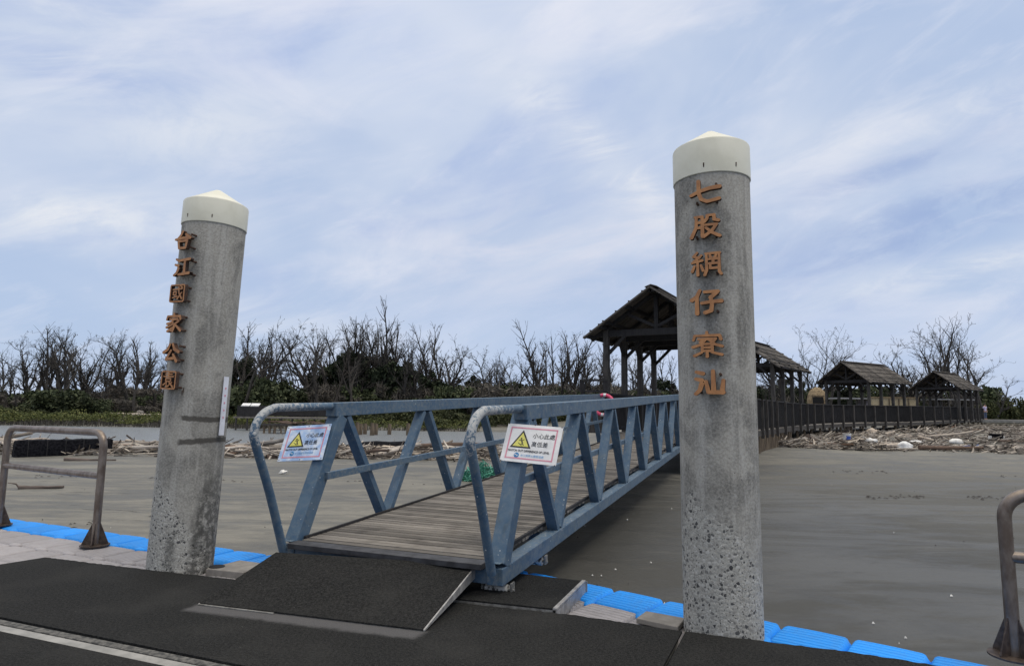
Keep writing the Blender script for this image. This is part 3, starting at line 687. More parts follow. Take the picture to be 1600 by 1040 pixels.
# ------------------------------------------------------------------ pillars with relief characters
GL = {}
GL['qi'] = (13, [[(2, 42), (30, 56), (66, 66), (98, 68)], [(28, 100), (28, 48), (36, 22), (56, 10), (96, 18)]])
GL['gu'] = (10, [[(22, 94), (21, 50), (4, 8)], [(18, 94), (42, 94), (42, 10)], [(22, 70), (42, 70)], [(20, 48), (42, 48)], [(60, 98), (58, 84), (48, 72)], [(58, 98), (82, 98), (82, 78), (96, 73)], [(52, 58), (90, 58), (72, 30), (46, 10)], [(54, 46), (74, 24), (99, 8)]])
GL['wang'] = (8.5, [[(22, 100), (9, 84), (28, 78)], [(36, 88), (10, 62)], [(4, 58), (38, 66)], [(23, 60), (23, 6)], [(12, 44), (4, 22)], [(34, 46), (41, 24)], [(50, 94), (97, 94)], [(53, 92), (53, 24), (46, 5)], [(95, 92), (95, 16), (101, 6)], [(64, 86), (69, 74)], [(85, 86), (80, 74)], [(60, 70), (90, 70)], [(60, 52), (90, 52)], [(75, 70), (75, 52)], [(65, 52), (65, 32), (88, 32)]])
GL['zai'] = (12, [[(30, 99), (20, 74), (3, 60)], [(20, 76), (20, 4)], [(46, 92), (90, 92), (66, 68)], [(66, 68), (70, 40), (67, 14), (47, 7)], [(36, 46), (66, 51), (101, 52)]])
GL['liao'] = (9, [[(50, 101), (50, 88)], [(5, 68), (10, 86), (92, 86), (96, 70)], [(22, 72), (78, 72)], [(48, 72), (26, 48), (3, 40)], [(54, 72), (76, 50), (99, 42)], [(27, 60), (36, 64)], [(74, 64), (66, 58)], [(34, 52), (67, 52), (67, 24), (34, 24), (34, 52)], [(34, 38), (67, 38)], [(50, 24), (50, 1)], [(32, 18), (8, 5)], [(66, 18), (98, 8)]])
GL['shan'] = (13, [[(10, 94), (30, 88)], [(8, 66), (26, 61)], [(6, 6), (20, 22), (26, 46)], [(64, 98), (65, 14)], [(40, 56), (48, 13), (95, 13)], [(97, 60), (92, 12)]])
GL['tai'] = (12, [[(46, 100), (34, 78), (20, 62)], [(2, 58), (50, 64), (98, 62)], [(68, 84), (90, 64)], [(22, 46), (30, 8), (72, 8), (80, 48), (22, 46)]])
GL['jiang'] = (12, [[(12, 94), (32, 84)], [(8, 64), (28, 58)], [(4, 6), (20, 18), (30, 42)], [(38, 86), (99, 92)], [(69, 88), (69, 12)], [(34, 9), (101, 15)]])
GL['guo'] = (7, [[(9, 95), (91, 95), (95, 90), (95, 9), (91, 5), (9, 5), (5, 9), (5, 90), (9, 95)], [(22, 70), (80, 74)], [(26, 58), (44, 58), (44, 42), (26, 42), (26, 58)], [(22, 26), (50, 33)], [(58, 86), (62, 52), (82, 20)], [(80, 54), (54, 20)], [(70, 88), (80, 82)]])
GL['jia'] = (10, [[(50, 101), (50, 88)], [(5, 68), (10, 86), (90, 86), (95, 70)], [(26, 70), (76, 70)], [(52, 68), (34, 52), (10, 45)], [(42, 58), (60, 34), (50, 6), (34, 10)], [(50, 44), (8, 26)], [(56, 30), (16, 5)], [(62, 46), (84, 60)], [(62, 42), (100, 8)]])
GL['gong'] = (12.5, [[(40, 94), (28, 66), (2, 50)], [(58, 96), (72, 66), (100, 54)], [(50, 60), (22, 14), (68, 20)], [(66, 40), (90, 4)]])
GL['yuan'] = (6.8, [[(9, 95), (91, 95), (95, 90), (95, 9), (91, 5), (9, 5), (5, 9), (5, 90), (9, 95)], [(28, 82), (72, 82)], [(50, 88), (50, 68)], [(20, 69), (80, 69)], [(34, 58), (66, 58), (66, 45), (34, 45), (34, 58)], [(46, 44), (20, 24)], [(40, 34), (40, 14), (54, 20)], [(54, 42), (82, 14)], [(74, 38), (60, 28)]])
def glyph_mesh(key, wd, ht, th):
    """union of tapered brush strokes as one solid: contoured on a fine grid, then given depth"""
    sw, strokes = GL[key]; n = 84; lo, hi = -8.0, 108.0; st = (hi - lo) / n
    ax = np.linspace(lo, hi, n + 1); GX, GY = np.meshgrid(ax, ax); F = np.full(GX.shape, 1e3)
    for s in strokes:
        tot = sum(math.dist(a, b) for a, b in zip(s, s[1:])); acc = 0
        for (x0, y0), (x1, y1) in zip(s, s[1:]):
            L = math.dist((x0, y0), (x1, y1)); tx, ty = x1 - x0, y1 - y0
            u = np.clip(((GX - x0) * tx + (GY - y0) * ty) / max(L * L, 1e-6), 0, 1)
            d = np.hypot(GX - x0 - u * tx, GY - y0 - u * ty)
            q = (acc + u * L) / tot
            half = sw / 2 * 1.13 * (0.88 + 0.26 * q if len(s) < 5 else 0.95)
            F = np.minimum(F, d - half); acc += L
    mb = MB(); vid = {}; pos2 = []
    def vert(k, x, y):
        if k not in vid: vid[k] = len(pos2); pos2.append(((x - 50) / 100 * wd, (y - 50) / 100 * ht))
        return vid[k]
    faces = []; edges = []
    for j in range(n):
        for i in range(n):
            cs = [(i, j), (i + 1, j), (i + 1, j + 1), (i, j + 1)]; fv = [F[b, a] for a, b in cs]
            if min(fv) >= 0: continue
            poly = []
            for k in range(4):
                a, b = cs[k], cs[(k + 1) % 4]; fa, fb_ = fv[k], fv[(k + 1) % 4]
                if fa < 0: poly.append((vert(('c',) + a, ax[a[0]], ax[a[1]]), False))
                if (fa < 0) != (fb_ < 0):
                    q = fa / (fa - fb_); e = ('e',) + tuple(sorted((a, b)))
                    poly.append((vert(e, ax[a[0]] + (ax[b[0]] - ax[a[0]]) * q, ax[a[1]] + (ax[b[1]] - ax[a[1]]) * q), True))
            ids = [p[0] for p in poly]; faces.append(ids)
            for k in range(len(poly)):
                if poly[k][1] and poly[(k + 1) % len(poly)][1]: edges.append((poly[k][0], poly[(k + 1) % len(poly)][0]))
    V = len(pos2)
    mb.v = [(x, -th / 2, y) for x, y in pos2] + [(x, th / 2, y) for x, y in pos2]
    for f in faces: mb.f.append(tuple(f)); mb.m.append(0)
    for f in faces: mb.f.append(tuple(V + q for q in reversed(f))); mb.m.append(1)
    for a, b in edges: mb.f.append((b, a, V + a, V + b)); mb.m.append(1)
    return mb
def pillar(label, cx, cy, rad, lean, top, mat, caph, chars, cat='pillar'):
    e = thing('concrete_pillar', label, cat, (cx, cy, 0), 0, 'pillars flanking the gangway')
    e.rotation_euler = lean
    prof = [(rad, -1.2)]
    for k in range(1, 30): prof.append((rad * (1 + 0.025 * k / 29) , -1.2 + (top + 1.2) * k / 29))
    MB().lathe(prof, 72).build('shaft', mat, e, smooth=True, angle=50)
    rc = rad * 1.025 + 0.009
    cap = MB().lathe([(rc * 0.99, top - 0.05), (rc, top - 0.045), (rc, top + caph - 0.012), (rc * 0.985, top + caph), (rc * 0.10, top + caph + 0.168), (0.004, top + caph + 0.176)], 72)
    cp = cap.build('cap', M['cap'], e, smooth=True, angle=30)
    b = MB(); 
    for a in (-118, -70): 
        p = Vector((math.cos(R(a)) * rc, math.sin(R(a)) * rc, top + 0.03)); b.tube([p * 0.99 + Vector((0, 0, 0)), Vector((p.x * 1.006, p.y * 1.006, p.z))], 0.005, 8)
    b.build('screw', M['rust'], cp)
    nd = Vector((-0.42, -0.908, 0)).normalized(); rv = Vector((0.908, -0.42, 0)).normalized()
    for key, z, dz, so in chars:
        W_, H_ = 0.222, 0.188
        g = glyph_mesh(key, W_, H_, 0.040)
        o = g.build('letter', [M['letter'], M['rust']], e)
        o.location = nd * (rad + so) + Vector((0, 0, z)) + rv * dz; o.rotation_euler = (0, 0, math.atan2(rv.y, rv.x))
        pins = MB()
        for px, pz in ((W_ * 0.36, H_ * 0.36), (W_ * 0.36, -H_ * 0.36), (-W_ * 0.30, -H_ * 0.36)):
            # pins run back to the curved concrete
            back = so + rad - math.sqrt(max(0.01, rad * rad - (px + dz) ** 2)) + 0.02
            pins.tube([(px, 0.012, pz), (px, back, pz - 0.004)], 0.0105, 7)
        pins.build('fixing_pin', M['rust'], o)
    return e
def zpix(y, Y):            # height of a picture row at a distance, straight ahead of the pillar
    return y
RZ = [('qi', 3.303, -.004), ('gu', 3.027, -.013), ('wang', 2.733, -.013), ('zai', 2.438, -.018), ('liao', 2.113, -.018), ('shan', 1.822, -.011)]
pillar('right concrete pillar with cream cap and copper characters beginning with seven', PIL_R.x, PIL_R.y, 0.293, (0, R(-0.15), 0), 3.535, M['concrete_a'], 0.237,
       [(k, z, x, 0.055) for k, z, x in RZ])
LZ = [('tai', 3.269, 0.029), ('jiang', 2.992, 0.053), ('guo', 2.722, 0.029), ('jia', 2.420, 0.019), ('gong', 2.121, 0.029), ('yuan', 1.845, 0.035)]
pl = pillar('left concrete pillar with cream cap, white notice strip and copper characters', PIL_L.x, PIL_L.y, 0.308, (R(0.2), R(1.8), 0), 3.545, M['concrete_b'], 0.21,
       [(k, z, x, 0.058) for k, z, x in LZ])
_nd = Vector((-0.42, -0.908, 0)).normalized(); _rv = Vector((0.908, -0.42, 0)).normalized(); mb = MB()
for _k, (_o, _z, _l) in enumerate(((0.135, 1.775, 0.075), (0.128, 1.75, 0.05), (0.142, 1.775, 0.045))):
    _r = 0.3115; _q = _nd * math.sqrt(_r * _r - _o * _o) + _rv * _o; _w = 0.007
    mb.add([_q - _rv * _w + Vector((0, 0, _z)), _q + _rv * _w + Vector((0, 0, _z)), _q + _rv * .002 + Vector((0, 0, _z - _l)), _q - _rv * .002 + Vector((0, 0, _z - _l))], [(0, 1, 2, 3)])
    for _i in range(4): mb.v[-1 - _i] = tuple(Vector(mb.v[-1 - _i]) + _nd * 0.0025 * (_k + 1))
mb.build('rust_run', M['rust'], pl)
# notice strip on its right-hand side
def notice():
    e = thing('notice_strip', 'long white paper notice strip hung on the right side of left pillar', 'notice', (-2.966, 6.660, 1.60), 0)
    m = MB(); m.box((0, 0, 0), (0.058, 0.006, 0.60)); e.rotation_euler = (0, R(1.8), R(62))
    p = m.build('sheet', M['paper'], e)
    t = MB()
    for k in range(5): t.box((0.0, -0.0045, 0.18 - k * 0.075), (0.014, 0.002, 0.02))
    t.build('print', M['pink'], p)
notice()

# ------------------------------------------------------------------ gangway
GA = R(21.341); GRISE = R(1.92); PAN = 1.914; GT = 1.1153
gang = thing('gangway', 'weathered blue steel truss gangway with wooden deck leading to the shore', 'gangway', (-1.223, 6.014, 0.27))
gd = Vector((math.sin(GA) * math.cos(GRISE), math.cos(GA) * math.cos(GRISE), math.sin(GRISE))); gl = Vector((-math.cos(GA), math.sin(GA), 0)); gu = gd.cross(gl)
gang.matrix_world = Matrix(((gd.x, gl.x, gu.x, -1.223), (gd.y, gl.y, gu.y, 6.014), (gd.z, gl.z, gu.z, 0.27), (0, 0, 0, 1)))
GANG_M = gang.matrix_world.copy()
HB, HTOP = -0.045, 1.205          # bottom chord top, top chord underside
GEND = 14.05
for sgn in (1, -1):
    t0 = GT * sgn
    MB().beam((0.17, t0, HB - 0.073), (GEND, t0, HB - 0.073), 0.15, 0.146).build('bottom_chord', M['blue_chalk'], gang, bevel=0.006)
    MB().beam((0.80, t0, HTOP + 0.075), (GEND, t0, HTOP + 0.095), 0.142, 0.15).build('top_chord', M['blue_chalk'], gang, bevel=0.006)
    # end diagonal, wider than the others
    MB().beam((0.27, t0, HB + 0.002), (0.93, t0, HTOP - 0.002), 0.16, 0.15, (0, 1, 0)).build('end_post', M['blue'], gang, bevel=0.005)
    k = 0.5
    prev = (0.957, HTOP); bot = True
    nb = 1
    while True:
        s_b = nb * PAN; s_t = (nb + 0.5) * PAN
        for a, b in (((s_b - PAN * 0.5 + 0.09, HTOP - 0.001), (s_b - 0.045, HB + 0.001)), ((s_b + 0.045, HB + 0.001), (s_t - 0.05, HTOP - 0.001))):
            if b[0] > GEND - 0.1: continue
            MB().beam((a[0], t0, a[1]), (b[0], t0, b[1]), 0.075, 0.125, (0, 1, 0)).build('brace', M['blue'], gang, bevel=0.004)
        nb += 1
        if s_t > GEND - 0.6: break
    MB().beam((GEND - 0.06, t0, HB + 0.002), (GEND - 0.06, t0, HTOP + 0.001), 0.11, 0.11, (0, 1, 0)).build('end_post', M['blue'], gang, bevel=0.004)
    MB().beam((0.62, t0 - sgn * 0.092, 0.585), (GEND - 0.1, t0 - sgn * 0.092, 0.60), 0.05, 0.075).build('mid_rail', M['blue_chalk'], gang, bevel=0.004)
    # bent pipe hoop
    ctl = [(0.10, HB - 0.0), (-0.02, 0.30), (-0.30, 1.02)]
    pts = [Vector((0.10, t0, HB - 0.03)), Vector((-0.335, t0, 1.02))]
    arc = [(-0.335, 1.02), (-0.345, 1.10), (-0.325, 1.17), (-0.275, 1.235), (-0.20, 1.285), (-0.10, 1.315), (0.02, 1.322), (0.92, 1.315)]
    path = [Vector((0.10, t0, HB - 0.03)), Vector((-0.11, t0, 0.5))] + [Vector((s, t0, h)) for s, h in arc]
    # soften
    fine = []
    for i in range(len(path) - 1):
        p0 = path[max(i - 1, 0)]; p1 = path[i]; p2 = path[i + 1]; p3 = path[min(i + 2, len(path) - 1)]
        for q in range(5):
            u = q / 5; fine.append(0.5 * ((2 * p1) + (p2 - p0) * u + (2 * p0 - 5 * p1 + 4 * p2 - p3) * u * u + (3 * p1 - p0 - 3 * p2 + p3) * u ** 3))
    fine.append(path[-1])
    MB().tube(fine, 0.041, 16).build('end_hoop', M['blue_peel'], gang, smooth=True, angle=50)
    MB().box((0.2, t0 - sgn * 0.0, -0.0), (0.10, 0.11, 0.004)).build('weld_plate', M['blue_chalk'], gang)
for k in range(1, 8):
    MB().beam((k * PAN, -GT + 0.076, HB - 0.10), (k * PAN, GT - 0.076, HB - 0.10), 0.09, 0.09).build('cross_member', M['blue'], gang)
MB().beam((0.24, -GT + 0.076, HB - 0.075), (0.24, GT - 0.076, HB - 0.075), 0.12, 0.13).build('cross_member', M['blue'], gang)
mb = MB(); s = 0.245
while s < GEND:
    wv = 0.094; dz = random.uniform(-0.0025, 0.0025); e1 = random.uniform(-0.012, 0.012)
    mb.box((s + wv / 2, e1, -0.012 + dz), (wv - 0.016, 2 * GT - 0.19, 0.03), Matrix.Rotation(random.uniform(-.0015, .0015), 3, 'Z')); s += wv
mb.build('deck', M['deckwood'], gang, bevel=0.003)
MB().beam((0.16, -GT + 0.09, -0.025), (0.16, GT - 0.065, -0.025), 0.155, 0.05).build('threshold_bar', simple('dark_threshold', (0.05, 0.05, 0.055), (0.022, 0.021, 0.023), 8, 0.6), gang, bevel=0.004)
for t0 in (-GT + 0.10, GT - 0.10):
    MB().beam((0.3, t0, 0.012), (GEND, t0, 0.012), 0.028, 0.032).build('deck_edge_angle', M['darkwood'], gang)
for s_, t_ in ((0.30, -GT), (0.30, GT), (1.30, -GT + 0.02)):
    r_ = MB(); r_.tube([(s_, t_ - 0.075, HB - 0.205), (s_, t_ + 0.135, HB - 0.205)], 0.042, 18)
    ro = r_.build('roller', M['roller'], gang, smooth=True, angle=40)
    b_ = MB()
    for q in (-0.115, 0.16): b_.box((s_, t_ + q, HB - 0.185), (0.075, 0.016, 0.085))
    b_.tube([(s_, t_ - 0.135, HB - 0.205), (s_, t_ + 0.185, HB - 0.205)], 0.012, 8)
    b_.build('bracket', M['alu_dirty'], ro)

# warning signs wired to the two end posts
def text_mesh(body, size, mat, name, parent, loc, ext=0.0006, bold=0.0, align='LEFT', sx=1.0):
    c = D.curves.new('txt', 'FONT'); c.body = body; c.size = size; c.extrude = ext; c.offset = bold; c.align_x = align; c.resolution_u = 3
    t = D.objects.new('txt', c); COL.objects.link(t)
    bpy.context.view_layer.update()
    me = D.meshes.new_from_object(t.evaluated_get(bpy.context.evaluated_depsgraph_get()))
    D.objects.remove(t); D.curves.remove(c)
    me.materials.clear(); me.materials.append(mat); me.name = name
    o = D.objects.new(name, me); COL.objects.link(o); o.parent = parent; o.location = loc; o.scale = (sx, 1, 1)
    return o
def warning_sign(label, tc, al, rot, face, w_=0.575, h_=0.415):
    a = Vector((0.25, 0, -0.04)); b = Vector((0.90, 0, 1.2)); d = (b - a).normalized(); nf = Vector((-d.z, 0, d.x))
    if nf.x > 0: nf = -nf
    pos = a + nf * 0.088 + d * al + Vector((0, tc, 0))
    xa = Vector((0, -1, 0)); ya = d; za = xa.cross(ya)
    if za.dot(nf) < 0: za = -za
    Ml = Matrix(((xa.x, ya.x, za.x, pos.x), (xa.y, ya.y, za.y, pos.y), (xa.z, ya.z, za.z, pos.z), (0, 0, 0, 1))) @ Matrix.Rotation(rot, 4, 'Z')
    e = thing('warning_sign', label, 'sign', group='step warning signs on the gangway'); e.matrix_world = GANG_M @ Ml
    m = MB(); m.box((0, 0, 0), (w_, h_, 0.006)); p = m.build('panel', face, e, bevel=0.0015)
    m = MB(); bw, bh, lw = w_ * 0.85, h_ * 0.84, 0.014
    for s in (-1, 1):
        m.box((0, s * (bh / 2 - lw / 2), 0.0042), (bw, lw, 0.0012)); m.box((s * (bw / 2 - lw / 2), 0, 0.0042), (lw, bh - 2 * lw, 0.0012))
    m.build('border', M['pink'], e)
    tc_ = Vector((-0.105, 0.028)); sz = 0.108
    tri = [tc_ + Vector((-sz * 1.0, -sz * 0.72)), tc_ + Vector((sz * 1.0, -sz * 0.72)), tc_ + Vector((0, sz * 0.98))]
    ctr = sum(tri, Vector((0, 0))) / 3
    symb = MB().prism([tuple(q) for q in tri], 0.0034, 0.0050).build('warning_triangle', M['ink'], e)
    MB().prism([tuple(ctr + (q - ctr) * 0.76) for q in tri], 0.0052, 0.0062).build('yellow_field', M['yellow'], symb)
    f = MB()
    def bar(x0, y0, x1, y1, wd): f.beam((ctr.x + x0, ctr.y + y0, 0.0069), (ctr.x + x1, ctr.y + y1, 0.0069), wd, 0.001)
    bar(-0.028, -0.012, 0.012, -0.040, 0.006); bar(0.000, 0.018, 0.014, -0.014, 0.013); bar(0.006, 0.012, 0.028, 0.026, 0.006); bar(-0.002, 0.018, -0.024, 0.012, 0.006); bar(0.014, -0.016, 0.030, -0.036, 0.008); bar(0.012, -0.018, -0.004, -0.032, 0.008)
    f.lathe([(0.009, 0), (0.009, 0.001)], 10, (ctr.x - 0.004, ctr.y + 0.032, 0.0064))
    f.build('slipping_figure', M['ink'], symb)
    text_mesh('小心此處', 0.056, M['ink'], 'lettering', e, (0.0, 0.062, 0.0042), bold=0.0004)
    text_mesh('高低差', 0.056, M['ink'], 'lettering', e, (0.0, -0.022, 0.0042), bold=0.0004)
    text_mesh('WATCH OUT DIFFERENCE OF LEVEL', 0.030, M['ink'], 'lettering', e, (-0.226, -0.088, 0.0042), bold=0.0009, sx=0.86)
    text_mesh('台江國家公園管理處', 0.026, M['blueprint'], 'lettering', e, (-0.085, -0.132, 0.0042))
    em = MB().lathe([(0.026, 0.0034), (0.026, 0.0048)], 24, (-0.125, -0.124, 0)).build('emblem', M['emblem'], e)
    wv = MB()
    for i in range(8):
        x0 = -0.143 + i * 0.0045; wv.box((x0, -0.122 + 0.007 * math.sin(i * 0.9), 0.0056), (0.0056, 0.006, 0.001))
    wv.build('wave', M['white'], em)
    sc_ = MB()
    for x, y in ((-0.27, -0.19), (0.27, -0.19), (-0.27, 0.19), (0.27, 0.19), (0, 0.195), (0, -0.195)): sc_.lathe([(0.006, 0.003), (0.005, 0.0055)], 8, (x, y, 0))
    sc_.build('rivet', M['rust'], e)
    wr = MB()
    for y in (0.14, -0.15):
        s = 1 if tc > 0 else -1
        wr.tube([(s * 0.235, y, -0.001), (s * 0.262, y - 0.02, -0.10), (s * 0.12, y - 0.03, -0.17)], 0.0025, 5)
    wr.build('tie_wire', M['alu'], e)
warning_sign('bluish white step warning sign on the left end post of the gangway', 1.343, 1.04, R(4.6), M['white_blue'])
warning_sign('clean white step warning sign on the right end post of the gangway', -1.271, 1.115, R(-3.2), M['white'], 0.565, 0.385)

# ------------------------------------------------------------------ pipe handrails on the landing stage
def handrail(label, p0, p1, h, hm, open_end=False, bl=True):
    p0, p1 = Vector(p0), Vector(p1); d = p1 - p0; L = d.length; rz = math.atan2(d.y, d.x)
    e = thing('pipe_handrail', label, 'handrail', p0, rz, 'pipe handrails at the ends of the landing stage')
    rr = 0.17; pts = [Vector((0, 0, 0.0))]
    pts.append(Vector((0, 0, h - rr)))
    for k in range(1, 9): a = math.pi / 2 * k / 8; pts.append(Vector((rr - rr * math.cos(a), 0, h - rr + rr * math.sin(a))))
    for k in range(0, 9): a = math.pi / 2 * k / 8; pts.append(Vector((L - rr + rr * math.sin(a), 0, h - rr + rr * math.cos(a))))
    pts.append(Vector((L, 0, 0.0)))
    MB().tube(pts, 0.043, 18).build('hoop', M['steel'], e, smooth=True, angle=50)
    MB().tube([(0.02, 0, hm), (L - 0.02, 0, hm)], 0.040, 16).build('mid_rail', M['steel'], e, smooth=True, angle=50)
    for x in (0, L):
        b = MB().lathe([(0.155, 0.0), (0.155, 0.012)], 24, (x, 0, 0.0)).build('base_plate', M['steel_base'], e)
        g = MB()
        for k in range(4):
            a = R(45 + 90 * k); u = Vector((math.cos(a), math.sin(a), 0)); q = Vector((-u.y, u.x, 0)) * 0.005; c = Vector((x, 0, 0.0125))
            tri = [c + u * 0.035, c + u * 0.14, c + u * 0.14 + Vector((0, 0, 0.012)), c + u * 0.040 + Vector((0, 0, 0.25)), c + u * 0.035 + Vector((0, 0, 0.25))]
            n = len(tri); g.add([p - q for p in tri] + [p + q for p in tri], [tuple(range(n)), tuple(reversed(range(n, 2 * n)))] + [(i, n + i, n + (i + 1) % n, (i + 1) % n) for i in range(n)])
        g.build('gusset', M['steel_base'], b)
    return e
handrail('brown weathered pipe handrail on the grey and blue floats at left', (-6.95, 8.97, -0.052), (-4.885, 7.80, -0.052), 1.31, 0.80)
handrail('brown weathered pipe handrail cut off by the right edge of the photo', (3.455, 4.585, -0.02), (5.2, 3.75, -0.02), 1.09, 0.66)
MB()
# ------------------------------------------------------------------ boardwalk and shelters
FPX = [105, 130, 160, 190, 238, 280, 325, 365, 405, 455, 508, 570, 630, 695, 750, 812, 882, 955, 1030, 1090, 1138, 1180, 1220, 1260, 1295, 1325, 1350, 1370]
FPX = [1160 + q / 3.636 for q in FPX]
DEPTH = [(1189, 25.2), (1212, 28.0), (1230, 31.0), (1248, 34.0), (1275, 37.8), (1317, 41.5), (1360, 44.3), (1423, 47.3), (1452, 50.2), (1480, 54.5), (1510, 61.0), (1537, 69.0)]
fence_r = [Vector((lat(px, lerp_tab(DEPTH, px)), lerp_tab(DEPTH, px))) for px in FPX]
pre = [Vector((6.25, 18.55)), Vector((7.1, 20.1)), Vector((7.95, 21.7)), Vector((8.8, 23.4))]
fence_r = pre + fence_r
def dz(p): return 0.93 + 0.32 * sst(30, 66, p.y)       # deck height
def offset(path, w_):
    out = []
    for i, p in enumerate(path):
        d = (path[min(i + 1, len(path) - 1)] - path[max(i - 1, 0)]).normalized(); out.append(p + Vector((-d.y, d.x)) * w_)
    return out
WIDTH = 3.6
fence_l = offset(fence_r, WIDTH)
def build_boardwalk():
    bw = thing('boardwalk', 'long dark timber boardwalk with slatted railings curving past the shelters', 'boardwalk', (0, 0, 0))
    vs = []; fs = []
    for i, (a, b) in enumerate(zip(fence_r, fence_l)):
        z = dz(a); vs += [(a.x, a.y, z), (b.x, b.y, z), (a.x, a.y, z - 0.14), (b.x, b.y, z - 0.14)]
    for i in range(len(fence_r) - 1):
        q = 4 * i; fs += [(q, q + 4, q + 5, q + 1), (q + 2, q + 3, q + 7, q + 6), (q, q + 2, q + 6, q + 4), (q + 1, q + 5, q + 7, q + 3)]
    fs += [(0, 1, 3, 2)]; q = 4 * (len(fence_r) - 1); fs.append((q, q + 2, q + 3, q + 1))
    MB().add(vs, fs).build('deck', M['deckwood'], bw)
    for side, path in (('r', fence_r), ('l', fence_l)):
        sgn = 1 if side == 'r' else -1
        for i, p in enumerate(path):
            g = gz(p.x, p.y) - 0.3; z = dz(p)
            d = (path[min(i + 1, len(path) - 1)] - path[max(i - 1, 0)]).normalized(); rot = Matrix.Rotation(math.atan2(d.y, d.x), 3, 'Z'); o = Vector((d.y, -d.x)) * 0.085 * sgn
            MB().box((p.x + o.x, p.y + o.y, (z + 1.22 + z - 0.30) / 2), (0.11, 0.13, 1.52), rot).build('post', M['postwood'], bw)
            MB().tube([(p.x - o.x * 1.2, p.y - o.y * 1.2, g), (p.x - o.x * 1.2, p.y - o.y * 1.2, z - 0.142)], 0.075, 8).build('pile', M['stake'], bw)
        for i in range(len(path) - 1):
            if side == 'l' and 16 < i: pass
            a, b = path[i], path[i + 1]; za, zb = dz(a), dz(b)
            A = Vector((a.x, a.y, 0)); B = Vector((b.x, b.y, 0)); d = (B - A); L = d.length; d.normalize(); n = Vector((d.y, -d.x, 0)) * sgn
            mb = MB()
            mb.beam(A + Vector((0, 0, za + 1.20)), B + Vector((0, 0, zb + 1.20)), 0.15, 0.05)
            mb.beam(A + Vector((0, 0, za + 1.13)), B + Vector((0, 0, zb + 1.13)), 0.05, 0.10)
            mb.build('top_rail', M['darkwood'], bw)
            mb = MB(); k = max(4, int(L / 0.115))
            for j in range(k):
                u = (j + 0.5) / k; q = A.lerp(B, u) + n * 0.035; zq = za + (zb - za) * u
                mb.beam(q + Vector((0, 0, zq + 0.07)), q + Vector((0, 0, zq + 1.16)), 0.02, 0.064, n)
            mb.beam(A + Vector((0, 0, za + 0.14)), B + Vector((0, 0, zb + 0.14)), 0.05, 0.08)
            mb.build('slat_panel', M['darkwood'], bw)
            mb = MB(); mb.beam(A + n * 0.03 + Vector((0, 0, za - 0.10)), B + n * 0.03 + Vector((0, 0, zb - 0.10)), 0.04, 0.20)
            mb.build('side_beam', M['postwood'], bw)
    # rows of brown stakes closing the near end
    for i in range(2, 9):
        a, b = fence_r[i], fence_r[i + 1]
        for j in range(4):
            p = a.lerp(b, (j + 0.5) / 4); MB().tube([(p.x, p.y, gz(p.x, p.y) - 0.2), (p.x + random.uniform(-.02, .02), p.y, dz(p) - 0.17 - random.random() * 0.06)], 0.06, 6).build('stake', M['stake'], bw)
    # landing at the gangway's end
    a, b = fence_r[0], fence_l[0]; z = dz(a)
    c = GANG_M @ Vector((GEND + 0.02, -GT - 0.2, -0.02)); c2 = GANG_M @ Vector((GEND + 0.02, GT + 0.2, -0.02))
    m = MB(); vs = [Vector((a.x, a.y, z - 0.004)), Vector((b.x, b.y, z - 0.004)), c2, c]
    m.quad8([vs[0], vs[1], vs[2], vs[3]], 0.16).build('landing', M['deckwood'], bw)
    for q in (c, c2, c.lerp(c2, 0.5)): MB().tube([(q.x + 0.1, q.y + 0.25, gz(q.x, q.y) - 0.3), (q.x + 0.1, q.y + 0.25, q.z - 0.165)], 0.13, 10).build('landing_pile', M['postwood'], bw)
build_boardwalk()

